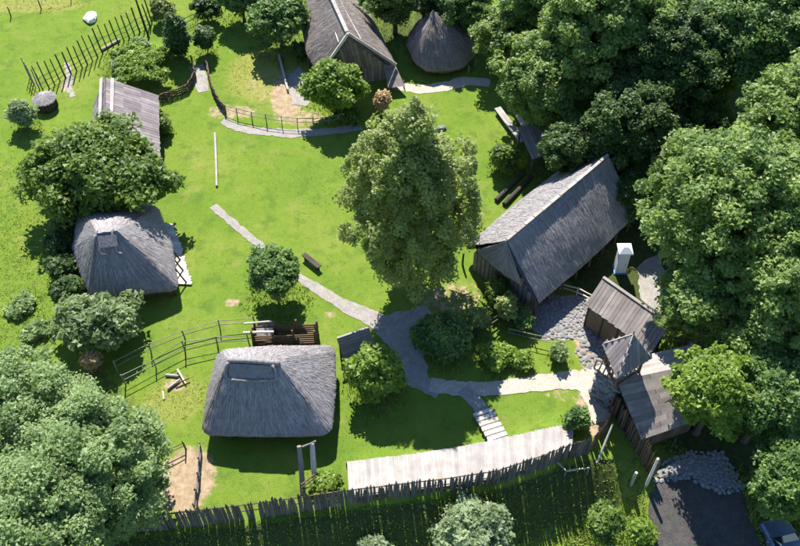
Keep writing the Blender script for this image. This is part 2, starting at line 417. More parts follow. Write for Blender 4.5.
strip('path', [(196, 66), (200, 78), (204, 92)], [1.2, 1.2, 0.9], 'gravel_yard', 0.024)
sheet('road', [(648, 492), (668, 470), (710, 470), (742, 490), (748, 515), (776, 560), (790, 640), (690, 640), (664, 560)], 'road_gravel', 0.05)
sheet('forecourt', [(580, 372), (600, 362), (616, 372), (618, 398), (606, 422), (592, 424), (582, 400)], 'sand_path', 0.044)
sheet('yard', [(636, 268), (660, 250), (668, 290), (660, 312), (640, 298)], 'gravel_yard', 0.018)

sheet('yard', [(526, 302), (555, 294), (592, 298), (606, 324), (586, 340), (544, 340), (526, 327)], 'gravel_yard', 0.02)
sheet('yard', [(668, 464), (692, 456), (718, 456), (736, 484), (722, 489), (692, 476), (668, 476)], 'gravel_yard', 0.066)
# joined little stones (too small to pick apart)
def stones(name, pts, nst, smin, smax, label, mat='stone', lift=0.0, parent=None):
    pg = poly(pts); lo, hi = pg.min(0), pg.max(0); bm = bmesh.new(); rnd = random.Random(name+str(pts[0])); placed = []
    tries = 0
    while len(placed) < nst and tries < nst*12:
        tries += 1
        x, y = rnd.uniform(lo[0], hi[0]), rnd.uniform(lo[1], hi[1])
        if not inside(pg, np.array([x]), np.array([y]))[0]: continue
        s = rnd.uniform(smin, smax)
        if any((x-a)**2+(y-c)**2 < (0.63*(s+t))**2 for a, c, t in placed): continue
        placed.append((x, y, s))
        mt = Matrix.Translation((x, y, H(x, y)+lift+s*0.16)) @ Matrix.Rotation(rnd.uniform(0, 6.28), 4, 'Z') @ Matrix.Diagonal((s, s*rnd.uniform(.7, 1), s*rnd.uniform(.25, .45), 1))
        res = bmesh.ops.create_icosphere(bm, subdivisions=1, radius=1, matrix=mt)
        for v in res['verts']: v.co += Vector((rnd.uniform(-1, 1), rnd.uniform(-1, 1), rnd.uniform(-1, 1)))*s*0.13
    me = bpy.data.meshes.new(name); bm.to_mesh(me); bm.free()
    return tag(link(name, me, mat), label, 'stones', kind='stuff')
stones('cobbles', [(528, 304), (555, 296), (590, 300), (602, 322), (585, 338), (545, 338), (528, 325)], 520, .12, .22, 'pale blue-grey cobbles in front of the long thatched house', lift=.02)
stones('cobbles', [(662, 462), (690, 452), (722, 452), (745, 488), (725, 496), (690, 480), (655, 482)], 520, .12, .22, 'grey cobbled apron in front of the dark gatehouse wall', lift=.06)
stones('rubble', [(574, 350), (596, 324), (614, 338), (606, 362), (586, 372)], 150, .14, .3, 'rubble bank below the plank shed, left of the watch tower')
stones('rubble', [(486, 246), (500, 262), (504, 292), (494, 296), (486, 270)], 40, .12, .28, 'loose pale stones at the left end of the long house', 'stone_white')

# ------------------------------------------------------------------ roofs
def resample(pts, N):
    pts = [Vector(p) for p in pts]
    if len(pts) == 1: return pts*N
    L = [0]
    for a, b_ in zip(pts[:-1], pts[1:]): L.append(L[-1]+(b_-a).length)
    if L[-1] < 1e-6: return [pts[0]]*N
    out = []
    for k in range(N):
        s = L[-1]*k/(N-1); j = 0
        while j < len(pts)-2 and s > L[j+1]: j += 1
        out.append(pts[j].lerp(pts[j+1], (s-L[j])/max(1e-9, L[j+1]-L[j])))
    return out
def thatch(parent, patches, mat='thatch', straw='straw', thick=0.28, amp=0.06, bulge=0.10, name='roof', density=45):
    V, F, UV, S, T = [], [], [], [], []
    rnd = np.random.RandomState(len(bpy.data.objects))
    for eave, ridge in patches:
        NU, NV = 40, 18
        E, Rg = resample(eave, NU), resample(ridge, NU)
        width = sum((E[k+1]-E[k]).length for k in range(NU-1)); slope = sum((E[k]-Rg[k]).length for k in range(NU))/NU
        nrm = (E[-1]-E[0]).cross(Rg[NU//2]-E[NU//2]).normalized()
        if nrm.z < 0: nrm = -nrm
        base = len(V); grid = {}
        for i in range(NU):
            for j in range(NV):
                t = j/(NV-1); p = E[i].lerp(Rg[i], t)
                env = math.sin(math.pi*i/(NU-1))**0.5
                p = p+nrm*bulge*math.sin(math.pi*t)*env
                p = p+Vector((0, 0, 1))*(amp*noise.noise(p*0.8)+amp*0.7*noise.noise(p*2.3)+amp*0.45*noise.noise(Vector((p.x*7, p.y*7, p.z*1.5))))
                V.append(p); UV.append((width*i/(NU-1), slope*t)); grid[i, j] = p
        for i in range(NU-1):
            for j in range(NV-1):
                a = base+i*NV+j; F.append((a, a+NV, a+NV+1, a+1))
        b0 = len(V)                                            # the cut eave and the underside
        cen = (Rg[0]+Rg[-1])/2
        for i in range(NU):
            inw = (Rg[i]-E[i]); inw.z = 0; inw.normalize()
            q = grid[i, 0]+inw*0.10+Vector((0, 0, -thick*(1+0.35*noise.noise(grid[i, 0]*3.1)))); V.append(q); UV.append((width*i/(NU-1), -0.3))
            V.append(Rg[i]+Vector((0, 0, -thick-0.15))); UV.append((width*i/(NU-1), slope))
        for i in range(NU-1):
            a = base+i*NV; c_ = b0+2*i
            F.append((a, c_, c_+2, a+NV)); F.append((c_, c_+1, c_+3, c_+2))
        # loose straw lying down the slope, in courses
        n_ = int(width*slope*density)
        for _ in range(n_):
            u = rnd.rand()*(NU-1.001); i = int(u); fu = u-i
            v1 = (rnd.randint(1, 9)+rnd.rand()*0.9)/9.5 if rnd.rand() < .6 else rnd.rand()
            ln = rnd.uniform(0.35, 0.8)/max(slope, .5); v0 = max(-0.03, v1-ln); v1 = min(v1, 1)
            def at(v):
                w = max(0, min(v, 1))*(NV-1.001); j = int(w); fw_ = w-j
                a = grid[i, j].lerp(grid[i, j+1], fw_); b_ = grid[i+1, j].lerp(grid[i+1, j+1], fw_)
                return a.lerp(b_, fu)
            p0, p1 = at(v0), at(v1)
            if v0 < 0: p0 = p0+(p0-p1)*0.05
            dirv = p1-p0
            if dirv.length < 0.1: continue
            sd = dirv.cross(nrm).normalized()*rnd.uniform(0.006, 0.017); jit = sd.normalized()*rnd.uniform(-.09, .09)
            up0, up1 = nrm*rnd.uniform(.012, .035), nrm*0.004
            S.append([p0-sd+up0+jit, p0+sd+up0+jit, p1+sd+up1, p1-sd+up1]); T.append(rnd.rand())
    roof = mesh_from(name, V, F, mat, parent, smooth=True, uv=UV)
    if S:
        b_ = wloc(parent); arr = np.array([[tuple(p) for p in q] for q in S])
        o = quick_mesh('straw_layer', arr, 4, straw, np.array(T), roof, origin=b_)
        o['kind'] = 'stuff'
    return roof
def prism(name, pts, z0, z1, mat, parent):
    n_ = len(pts); V = [(p[0], p[1], z0) for p in pts]+[(p[0], p[1], z1) for p in pts]
    F = [(k, (k+1) % n_, n_+(k+1) % n_, n_+k) for k in range(n_)]+[tuple(range(n_, 2*n_)), tuple(range(n_))[::-1]]
    return mesh_from(name, V, F, mat, parent)
def corner_in(p, c, d_):
    v = Vector(c)-Vector(p); v.z = 0; return Vector(p)+v.normalized()*d_
def eave_line(A, B, cen, rnd=0.28, bow=0.12):
    # an eave between two corners with the corners rounded off
    A, B = Vector(A), Vector(B); cen = Vector(cen); cen.z = A.z
    out = (A+B)/2-cen; out.z = 0; out.normalize()
    L = (B-A).length
    return [corner_in(A, cen, rnd), A.lerp(B, .5/L), A.lerp(B, .5)+out*bow, A.lerp(B, 1-.5/L), corner_in(B, cen, rnd)]
def roll(name, parent, pts, r, mat, seg=8, jit=0.25):
    # a tube along points: ridge rolls, bundles
    pts = [Vector(p) for p in pts]; V, F = [], []
    for k, p in enumerate(pts):
        t = (pts[min(k+1, len(pts)-1)]-pts[max(k-1, 0)]).normalized(); s = t.cross(Vector((0, 0, 1)))
        if s.length < 1e-3: s = Vector((1, 0, 0))
        s.normalize(); w = s.cross(t); rr = r*(1+jit*noise.noise(p*2.7))
        for j in range(seg):
            a = math.tau*j/seg; V.append(p+s*rr*math.cos(a)+w*rr*math.sin(a))
    for k in range(len(pts)-1):
        for j in range(seg): F.append((k*seg+j, k*seg+(j+1) % seg, (k+1)*seg+(j+1) % seg, (k+1)*seg+j))
    F.append(tuple(range(seg))[::-1]); F.append(tuple(range((len(pts)-1)*seg, len(pts)*seg)))
    uv = [((k % seg)*0.12, (k//seg)*0.4) for k in range(len(V))]
    return mesh_from(name, V, F, mat, parent, smooth=True, uv=uv)

def wall_posts(parent, pts, z0, z1, spacing, mat='wood_brown', r=0.08):
    n_ = len(pts)
    for a, b_ in zip(pts, pts[1:]+pts[:1]):
        a, b_ = Vector(a), Vector(b_); k = max(1, int((b_-a).length/spacing))
        for j in range(k):
            p = a.lerp(b_, j/k); pole('post', parent, (p.x, p.y, z0), (p.x, p.y, z1), r, mat)
def inset(pts, cen, d_): return [corner_in(p, cen, d_) for p in pts]

# --- the front house: hipped, ridge along x, raised smoke opening
def front_house():
    A, B, C_, D = P(200, 435, 1.5), P(332, 435, 1.5), P(336, 345, 1.5), P(218, 349, 1.5)
    r0, r1 = P(229, 360, 5.1), P(277, 363, 5.1)
    cen = (A+B+C_+D)/4
    t = thing('thatched_house', (cen.x, cen.y, 0), 'grey hip-roofed thatched house with sunken ridge opening, nearest the front palisade', 'house', 'thatched village houses')
    thatch(t, [(eave_line(A, B, cen), [r0, r1]), (eave_line(B, C_, cen), [r1, r1]), (eave_line(C_, D, cen), [r1, r0]), (eave_line(D, A, cen), [r0, r0])])
    # rolled rim round the smoke opening, just below the ridge on the front slope
    def on_front(f, g): return r0.lerp(r1, f).lerp(A.lerp(B, .10+.75*f), g)+Vector((0, -0.08, .10))
    rim = [on_front(0.0, .02), on_front(-.03, .14), on_front(0.05, .25), on_front(.5, .26), on_front(.86, .23), on_front(.9, .12), on_front(.9, .02)]
    roll('smoke_opening_rim', t, resample(rim, 24), 0.11, 'thatch')
    mesh_from('smoke_opening', [on_front(.03, .04), on_front(.86, .04), on_front(.84, .215), on_front(.06, .235)], [(0, 1, 2, 3)], 'dark_thatch_hole', t)
    roll('ridge_roll', t, resample([r0+Vector((-.1, 0, -.02)), (r0+r1)/2+Vector((0, 0, .06)), r1+Vector((.15, 0, -.02))], 14), 0.17, 'thatch')
    W = inset([A, B, C_, D], cen, 1.25)
    prism('wall', [(p.x, p.y) for p in W], -0.05, 1.6, 'wood_brown', t)
    wall_posts(t, [p+(p-cen).normalized()*0.05 for p in W], -0.05, 1.5, 1.3)
    dm = W[0].lerp(W[1], .52); dr = plank('door', t, (dm.x, dm.y-.06, -0.02), (dm.x, dm.y-.06, 1.4), 0.95, 0.06, 'wood_dark', up=(0, -1, 0))
    return t
m_plain('dark_thatch_hole', (0.21, 0.195, 0.20), 0.95, nz=(6, .6, 1.3, .05))
front_house()

# --- the hipped house beside the dark tree
def side_house():
    A, B, C_, D = P(88, 298, 1.3), P(180, 289, 1.3), P(158, 204, 1.3), P(79, 203, 1.3)
    Lm = P(72, 248, 1.3)
    r0, r1 = P(97, 233, 5.1), P(117, 231, 5.1)
    cen = (A+B+C_+D)/4
    t = thing('thatched_house', (cen.x, cen.y, 0), 'square thatched house with looped smoke hole, between dark round tree and pale bush', 'house', 'thatched village houses')
    eL = [corner_in(D, cen, .3), D.lerp(Lm, .3), Lm, Lm.lerp(A, .7), corner_in(A, cen, .3)]
    thatch(t, [(eave_line(A, B, cen), [r0, r1]), (eave_line(B, C_, cen, bow=0.25), [r1, r1]), (eave_line(C_, D, cen), [r1, r0]), (eL, [r0, r0])])
    for s, (f0, f1) in enumerate(((-.06, .10), (.75, 1.0))):
        a = r0.lerp(r1, f0); pts = [a+Vector((0, .5, -.4)), a+Vector((0, .1, .05)), a+Vector((.05, -.45, -.36)), a+Vector((.25, -.95, -.92)), a+Vector((.6, -1.0, -1.02))]
        roll('smoke_hole_loop', t, resample(pts, 16), 0.075, 'thatch')
    mesh_from('smoke_hole', [r0+Vector((.05, -.25, -.02)), r1+Vector((-.02, -.25, -.02)), r1+Vector((.1, -.8, -.55)), r0+Vector((.15, -.8, -.55))], [(0, 1, 2, 3)], 'dark_thatch_hole', t)
    # the hooded roll along the back right edge
    roll('hip_roll', t, resample([r0+Vector((-.05, -.2, .02)), r0.lerp(A, .35)+Vector((0, 0, .14)), r0.lerp(A, .7)+Vector((0, 0, .12)), r0.lerp(A, .93)], 14), 0.08, 'thatch')
    W = inset([A, B, C_, D], cen, 0.8)
    prism('wall', [(p.x, p.y) for p in W], -0.05, 1.4, 'wood_brown', t)
    wall_posts(t, [p+(p-cen).normalized()*0.05 for p in W], -0.05, 1.6, 1.2)
    # the pale plank lean-to floor and rails along the right side
    e0, e1 = P(174, 226), P(190, 284)
    for k in range(22):
        f = k/21; a = e0.lerp(e1, f)
        plank('floor_board', t, a+Vector((-1.3, .05, .14)), a+Vector((.10+random.uniform(-.08, .1)-.5*max(0, .3-f), -.02, .12)), (e1-e0).length/22*random.uniform(.88, 1.0), 0.05, 'wood_pale')
    for f in (0.62, .8, 1.0):
        a = e0.lerp(e1, f); pole('prop', t, (a.x-.2, a.y, .1), (a.x-.75, a.y+.15, 1.45), 0.06, 'wood_dark')
    return t
side_house()

# --- the plank-roofed house at the upper left
def plank_house():
    e0, e1 = P(157, 96, 1.8), P(159, 164, 1.8)                       # right eave
    r0, r1 = P(106, 78, 4.1), P(106, 133, 4.1)
    ax = (e1-e0).normalized(); r1 = r0+ax*(e1-e0).length*1.0
    l0, l1 = r0-(e0-r0)*.42, r1-(e1-r1)*.42; l0.z = l1.z = 1.8
    cen = (e0+e1+l0+l1)/4
    t = thing('plank_house', (cen.x, cen.y, 0), 'house with a mauve-grey plank roof and two pale ridge boards, behind the dark round tree', 'house')
    for side, (a0, a1) in enumerate(((e0, e1), (l0, l1))):
        nP = 26; nrm = (a1-a0).cross(r0-a0).normalized()
        if nrm.z < 0: nrm = -nrm
        roofp = mesh_from('roof', [a0, a1, r1, r0, a0-nrm*.08, a1-nrm*.08, r1-nrm*.08, r0-nrm*.08], [(0, 1, 2, 3), (4, 5, 6, 7), (0, 1, 5, 4), (0, 3, 7, 4), (1, 2, 6, 5)], 'wood_dark', t)
        for k in range(nP):
            f = (k+.5)/nP; wv = (a1-a0).length/nP
            for q, (g0, g1) in enumerate(((-.02, .36), (.34, .69), (.67, 1.0))):
                lift = nrm*(0.035+0.02*random.random()-0.012*q+.03)
                p0 = a0.lerp(a1, f).lerp(r0.lerp(r1, f), g0+random.uniform(-.012, .012))+lift+nrm*.02; p1 = a0.lerp(a1, f).lerp(r0.lerp(r1, f), g1)+lift-nrm*.01
                plank('roof_plank', roofp, p0, p1, wv*random.uniform(.86, .97), 0.03, 'wood_roof', up=nrm)
    up = Vector((0, 0, 1))
    for s in (-.42, .42):
        plank('ridge_board', t, r0+Vector((s, .15, .13-abs(s)*.62)), r1+Vector((s, -.1, .13-abs(s)*.62)), 0.26, 0.07, 'wood_bleached', up=(s*1.2, 0, 1))
    W = inset([e0, e1, l1, l0], cen, .75)
    prism('wall', [(p.x, p.y) for p in W], -.05, 1.9, 'wood_brown', t)
    for a, b_, r_ in ((W[0], W[3], r0), (W[1], W[2], r1)):
        rr = r_.lerp(cen, .12); mesh_from('gable', [(a.x, a.y, 1.9), (b_.x, b_.y, 1.9), (rr.x, rr.y, 3.75)], [(0, 1, 2)], 'wood_brown', t)
    wall_posts(t, [p+(p-cen).normalized()*.05 for p in W], -.05, 1.9, 1.5, 'wood_grey')
    pole('corner_post', t, (e1.x-.1, e1.y-.1, 0), (e1.x-.15, e1.y, 1.75), .07, 'wood_pale')
plank_house()

# --- the tall gabled house at the top
def top_house():
    r1 = P(347, 33, 5.6); r0 = P(322, -22, 5.6)
    Rr = [P(395, 63, 1.7), P(384, 40, 1.7), P(372, 17, 1.7), P(349, -8, 1.7), P(335, -25, 1.7)]
    Ll = [P(318, 74, 1.7), P(306, 52, 1.7), P(302, 30, 1.7), P(303, 10, 1.7), P(310, -14, 1.7)]
    cen = P(344, 24, 0)
    t = thing('thatched_house', (cen.x, cen.y, 0), 'tall brown-grey thatched house with bowed sides and pale ridge, blue-shaded gable to the front', 'house', 'thatched village houses')
    Rg = [r1, r0]
    thatch(t, [(Rr, Rg), (Ll, Rg)], 'thatch_brown', 'straw_brown', thick=.3, bulge=.12)
    for nm, a in (('barge_board', Rr[0]), ('barge_board', Ll[0])):
        dv = Vector((.10, -.22, .06)); plank(nm, t, r1+dv+Vector((0, 0, .06)), a+dv*.9+Vector((0, 0, -.05)), .2, .14, 'wood_pale', up=(.2, -.9, .3))
    for k in range(10):
        f0, f1 = k/10, (k+.97)/10; plank('ridge_board', t, r1.lerp(r0, f0)+Vector((0, 0, .13)), r1.lerp(r0, f1)+Vector((0, 0, .13)), .28, .12, 'wood_bleached')
    for s, e in ((1, Rr), (-1, Ll)):
        q0 = r1.lerp(e[0], .28)+Vector((0, 0, .26)); q1 = r0.lerp(e[-1], .3)+Vector((0, 0, .26))
        pole('thatch_pole', t, q0, q1, .05, 'wood_pale')
    a, b_ = Rr[0].lerp(Ll[0], .12), Ll[0].lerp(Rr[0], .12); back = (r0-r1).normalized()*0.22; ap = r1+back+Vector((0, 0, -.3))
    a, b_ = a+back, b_+back
    # gable of upright boards
    nb = 16
    g = mesh_from('gable', [(a.x, a.y, -.05), (b_.x, b_.y, -.05), (b_.x, b_.y, 1.6), (ap.x, ap.y, ap.z), (a.x, a.y, 1.6)], [(0, 1, 2, 4), (4, 2, 3)], 'wood_grey', t)
    for k in range(nb):
        f = (k+.5)/nb; p = a.lerp(b_, f); top = 1.45+(ap.z-1.6)*(1-abs(2*f-1)); q = p-back.normalized()*.05
        tl = (ap-(a+b_)/2)*(1-abs(2*f-1)); plank('gable_board', g, (q.x, q.y, 0), (q.x, q.y, 1.5), (a-b_).length/nb*.92, .04, 'wood_grey', up=-back); plank('gable_board', g, (q.x, q.y, 1.5), (q.x+tl.x, q.y+tl.y, top), (a-b_).length/nb*.92, .04, 'wood_grey', up=-back)
    W = [a, Rr[1].lerp(Ll[1], .1), Rr[2].lerp(Ll[2], .1), Rr[4].lerp(Ll[4], .12), Ll[4].lerp(Rr[4], .12), Ll[2].lerp(Rr[2], .1), b_]
    prism('wall', [(p.x, p.y) for p in W], -.05, 1.6, 'daub', t)
    for e in (Rr, Ll):
        for p in e[:4]:
            q = corner_in(p, cen, .25); pole('eave_post', t, (q.x, q.y, 0), (q.x, q.y, 1.6), .07, 'wood_brown')
    plank('door', t, a.lerp(b_, .5)-back.normalized()*.1+Vector((0, 0, -1.7)), a.lerp(b_, .5)-back.normalized()*.1+Vector((0, 0, .1)), .9, .06, 'wood_dark', up=-back)
    # low side wing under the right eave
    p0, p1 = P(388, 70, 1.5), P(399, 92, .7)
    n0 = (p1-p0).normalized()
    mesh_from('porch_roof', [P(383, 62, 1.7), P(394, 62, 1.65), P(405, 86, .75), P(388, 88, .75), P(383, 62, 1.6), P(394, 62, 1.55), P(405, 86, .65), P(388, 88, .65)], [(0, 1, 2, 3), (4, 5, 6, 7), (0, 1, 5, 4), (1, 2, 6, 5), (2, 3, 7, 6), (3, 0, 4, 7)], 'thatch_brown', t, uv=[(0, 2), (1, 2), (1, 0), (0, 0)]*2)
    for u, v in ((404, 88), (389, 90)):
        q = P(u, v, 0); pole('porch_post', t, q, q+Vector((0, .1, .7)), .06, 'wood_grey')
top_house()

# --- the roundhouse
def round_house():
    cen = P(441, 47, 1.0); ap = Vector((cen.x-.75, cen.y+.1, 4.3)); rad = 3.0
    t = thing('roundhouse', (cen.x, cen.y, 0), 'conical thatched roundhouse at the edge of the wood', 'house')
    ring = []
    for k in range(33):
        a = math.tau*k/32; rr = rad*(1+.05*math.sin(3*a+1)+.03*math.sin(5*a)); ring.append(Vector((cen.x+rr*math.cos(a), cen.y+rr*math.sin(a), 1.0+.12*math.sin(2*a+.5))))
    patches = [(ring[8*k:8*k+9], [ap, ap]) for k in range(4)]
    thatch(t, patches, 'thatch_brown', 'straw_brown', bulge=.38, amp=.16, thick=.3, density=40)
    mesh_from('top_knot', [ap+Vector((.32*math.cos(k), .32*math.sin(k), -.3)) for k in np.linspace(0, 5.4, 7)]+[ap+Vector((0, 0, .35))], [(k, (k+1) % 7, 7) for k in range(7)], 'thatch_brown', t)
    W = [(cen.x+(rad-.75)*math.cos(math.tau*k/24), cen.y+(rad-.75)*math.sin(math.tau*k/24)) for k in range(24)]
    prism('wall', W, -.05, 1.3, 'daub', t)
    for k in range(14):
        a = math.tau*k/14; q = (cen.x+(rad-.4)*math.cos(a), cen.y+(rad-.4)*math.sin(a)); pole('eave_post', t, (*q, 0), (*q, .95), .06, 'wood_brown')
    dv = Vector((.8, -.6, 0)); q = Vector((cen.x, cen.y, 0))+dv*(rad-.72)
    plank('door', t, q, q+Vector((0, 0, 1.2)), .9, .06, 'wood_dark', up=dv)
    for s in (-.5, .5):
        c0 = q+Vector((.6, .8, 0))*s+dv*.9; pole('porch_post', t, c0, c0+Vector((0, 0, .9)), .07, 'wood_grey')
    return t
round_house()

# --- the long house by the wood
def long_house():
    r0, r1 = P(503, 244, 5.6), P(603, 160, 5.6); ax = (r1-r0); ax.z = 0; ax.normalize(); pr = Vector((ax.y, -ax.x, 0))   # pr to the right
    hw = 3.0
    def at(s, w, z): p = r0+ax*s+pr*w; return Vector((p.x, p.y, z))
    L = 11.4
    E0, E1 = at(.55, hw, 1.8), at(L, hw, 1.8); F0, F1 = at(1.2, -hw-.8, 1.35), at(L, -hw-.8, 1.35)
    cen = at(L/2, 0, 0)
    t = thing('thatched_longhouse', (cen.x, cen.y, 0), 'big long thatched house beside the wood, one slope sunlit and one in blue shade', 'house', 'thatched village houses')
    ra, rb = at(.35, 0, 5.6), at(L-.4, 0, 5.6)
    thatch(t, [([E0, at(L/2, hw+.15, 1.75), E1], [ra, at(L/2, 0, 5.52), rb]), ([F0, at(L/2, -hw-.95, 1.3), F1], [ra, at(L/2, 0, 5.52), rb])], thick=.34, amp=.07, bulge=.14)
    # half-hip at the near end
    hz = 3.3; f = (5.6-hz)/(5.6-1.8)
    h0, h1 = ra.lerp(E0, f), ra.lerp(F0, f)
    thatch(t, [([h1-ax*.45+Vector((0, 0, -.2)), (h0+h1)/2-ax*.62+Vector((0, 0, -.25)), h0-ax*.45+Vector((0, 0, -.2))], [ra, ra])], name='half_hip', thick=.3)
    for k in range(12):
        a = ra.lerp(rb, k/12); b_ = ra.lerp(rb, (k+.95)/12); plank('ridge_board', t, a+Vector((0, 0, .12+random.uniform(-.02, .03))), b_+Vector((0, 0, .12+random.uniform(-.02, .03))), .2, .08, 'wood_ridge')
    W = [at(.75, hw-.75, 0), at(L-.2, hw-.75, 0), at(L-.2, -hw+.2, 0), at(.85, -hw+.2, 0)]
    prism('wall', [(p.x, p.y) for p in W], -.05, 1.75, 'wood_brown', t)
    nb = 14; a, b_ = W[3], W[0]
    g = mesh_from('gable', [(a.x, a.y, 1.75), (b_.x, b_.y, 1.75), at(.75, .7, 4.2), at(.75, -.7, 4.2)], [(0, 1, 2, 3)], 'wood_dark', t)
    for k in range(nb):
        p = a.lerp(b_, (k+.5)/nb)-ax*.05; h_ = min(4.0, 1.7+3.0*(1-abs(2*(k+.5)/nb-1))); plank('gable_board', g, (p.x, p.y, 0), (p.x, p.y, h_), .29, .05, 'wood_grey', up=-ax)
    dm = a.lerp(b_, .5)-ax*.1; plank('door', t, (dm.x, dm.y, 0), (dm.x, dm.y, 1.9), 1.1, .06, 'wood_dark', up=-ax)
    for k in range(8):
        for w in (hw-.25, -hw-.5):
            q = at(.6+k*1.5, w, 0); pole('eave_post', t, q, (q.x, q.y, 1.7 if w > 0 else 1.35), .08, 'wood_brown')
    return at
LH = long_house()

# --- the plank shed
def shed():
    r0, r1 = P(603, 278, 3.2), P(670, 325, 3.2); e0, e1 = P(588, 305, 2.35), P(650, 351, 2.35)
    off = ((e0-r0)+(e1-r1))/2; e0, e1 = r0+off, r1+off
    b0, b1 = r0-Vector((off.x, off.y, -off.z*.9))*.12, r1-Vector((off.x, off.y, -off.z*.9))*.12
    cen = (e0+e1+b0+b1)/4
    t = thing('plank_shed', (cen.x, cen.y, 0), 'oblong shed with grey plank roof between long house and watch tower', 'shed')
    for a0, a1 in ((e0, e1),):
        nP = 20; nrm = (a1-a0).cross(r0-a0).normalized()
        if nrm.z < 0: nrm = -nrm
        rf = mesh_from('roof', [a0, a1, r1, r0, a0-nrm*.1, a1-nrm*.1, r1-nrm*.1, r0-nrm*.1], [(0, 1, 2, 3), (4, 5, 6, 7), (0, 1, 5, 4), (0, 3, 7, 4), (1, 2, 6, 5), (2, 3, 7, 6)], 'wood_dark', t)
        for k in range(nP):
            f = (k+.5)/nP; lift = nrm*(.03+.022*random.random())
            plank('roof_plank', rf, a0.lerp(a1, f).lerp(r0.lerp(r1, f), -.03+random.uniform(-.02, .01))+lift, r0.lerp(r1, f)+lift, (a1-a0).length/nP*random.uniform(.87, .97), .035, 'wood_grey', up=nrm)
    plank('ridge_board', t, r0+Vector((0, 0, .1)), r1+Vector((0, 0, .1)), .2, .06, 'wood_grey')
    W = inset([e0, e1, b1, b0], cen, .3)
    prism('wall', [(p.x, p.y) for p in W], -.05, 2.3, 'wood_brown', t)
    wall_posts(t, [p+(p-cen).normalized()*.05 for p in W], -.05, 2.25, 1.0, 'wood_dark', .07)
shed()

# --- the gatehouse and its watch tower
def gatehouse():
    FL, FR, BR, BL = P(616, 382, 3.2), P(694, 366, 3.2), P(690, 345, 3.2), P(594, 368, 3.2)
    el, er = P(641, 440, 1.8), P(700, 419, 1.8)
    cen = (FL+FR+BR+BL)/4
    t = thing('gatehouse', (cen.x, cen.y-1, 0), 'timber gatehouse with bleached deck and blue-shaded boarded front roof', 'gatehouse')
    # deck boards
    deck = mesh_from('deck', [FL, FR, BR, BL]+[p-Vector((0, 0, .12)) for p in (FL, FR, BR, BL)], [(0, 1, 2, 3), (4, 5, 6, 7), (0, 1, 5, 4), (1, 2, 6, 5), (2, 3, 7, 6), (3, 0, 4, 7)], 'wood_brown', t)
    for k in range(8):
        f = (k+.5)/8; a, b_ = FL.lerp(BL, f), FR.lerp(BR, f); dz = Vector((0, 0, .03+.012*random.random()))
        plank('deck_board', deck, a+dz, b_+dz, (FR-BR).length/8*.93, .04, 'wood_bleached')
    nrm = (FR-FL).cross(el-FL).normalized()
    if nrm.z < 0: nrm = -nrm
    G0, G1 = FL+Vector((0, 0, .12)), FR+Vector((0, 0, .12))
    rf = mesh_from('roof', [el, er, G1, G0, el-nrm*.1, er-nrm*.1, G1-nrm*.1, G0-nrm*.1], [(0, 1, 2, 3), (4, 5, 6, 7), (0, 1, 5, 4), (0, 3, 7, 4), (1, 2, 6, 5), (2, 3, 7, 6)], 'wood_dark', t)
    nR = 11
    for k in range(nR):
        f0 = (k+.5)/nR; a, b_ = el.lerp(G0, f0), er.lerp(G1, f0); lift = nrm*(.035+.02*random.random())
        c_ = a.lerp(b_, random.uniform(.35, .7))
        for q0, q1 in ((a, c_), (c_, b_)):
            dv = (q1-q0).normalized()*.015; plank('roof_board', rf, q0+dv+lift, q1-dv+lift, (G0-el).length/nR*.98, .035, 'wood_grey', up=nrm+Vector((0, -.12, .0)))
    ab = [corner_in(p, cen, .22) for p in (FL, FR, BR, BL)]; am = prism('abutment', [(p.x, p.y) for p in ab], -.2, 3.05, 'stone', t)
    for k in range(60):
        f, z = random.random(), random.uniform(.1, 2.9); e0_, e1_ = (ab[0], ab[3]) if k % 3 else (ab[0], ab[1]); p = e0_.lerp(e1_, f); rock('wall_stone', am, (p.x, p.y, z), (random.uniform(.16, .3), random.uniform(.16, .26), random.uniform(.1, .18)), 'stone')
    # walls
    w = [Vector((p.x, p.y, 0)) for p in (corner_in(el, cen, .35), corner_in(er, cen, .35), corner_in(FR, cen, .3), corner_in(FL, cen, .25))]
    prism('wall', [(p.x, p.y) for p in w], -.3, 1.75, 'wood_dark', t)
    fw_ = (w[1]-w[0]); fn = Vector((fw_.y, -fw_.x, 0)).normalized()
    for k in range(15):
        p = w[0].lerp(w[1], (k+.5)/15)+fn*.06; plank('wall_board', t, (p.x, p.y, -.2), (p.x, p.y, 1.75), fw_.length/15*.94, .05, 'wood_brown', up=fn)
    for p in (FR, BR): pole('post', t, (p.x, p.y, -.1), (p.x, p.y, 3.1), .11, 'wood_brown')
    # crooked railings on the left edge of the deck
    for k in range(6):
        f = k/5; a = BL.lerp(FL, f); b_ = a+Vector((random.uniform(-.12, .12), random.uniform(-.12, .12), 1.0)); pole('rail_post', t, a, b_, .05, 'wood_brown')
    pole('rail', t, BL+Vector((0, 0, .9)), FL+Vector((0, 0, .95)), .045, 'wood_brown')
    q = P(660, 463, 2.2); qb = Vector((q.x-.3, q.y-.2, -.4)); pole('gate_post', t, qb, qb+Vector((.12, .25, 3.0)), .10, 'wood_pale')
    q = P(636, 474, .9); pole('gate_post', t, (q.x, q.y, H(q.x, q.y)-.1), (q.x, q.y+.05, 1.0), .11, 'wood_pale')
    # stones holding the back edge
    for k in range(9):
        f = k/8; a = BR.lerp(FR, f*.9); rock('kerb_stone', t, a+Vector((.12+.1*random.random(), 0, .12)), (.28, .22, .2), 'stone')
    return cen
gatehouse()
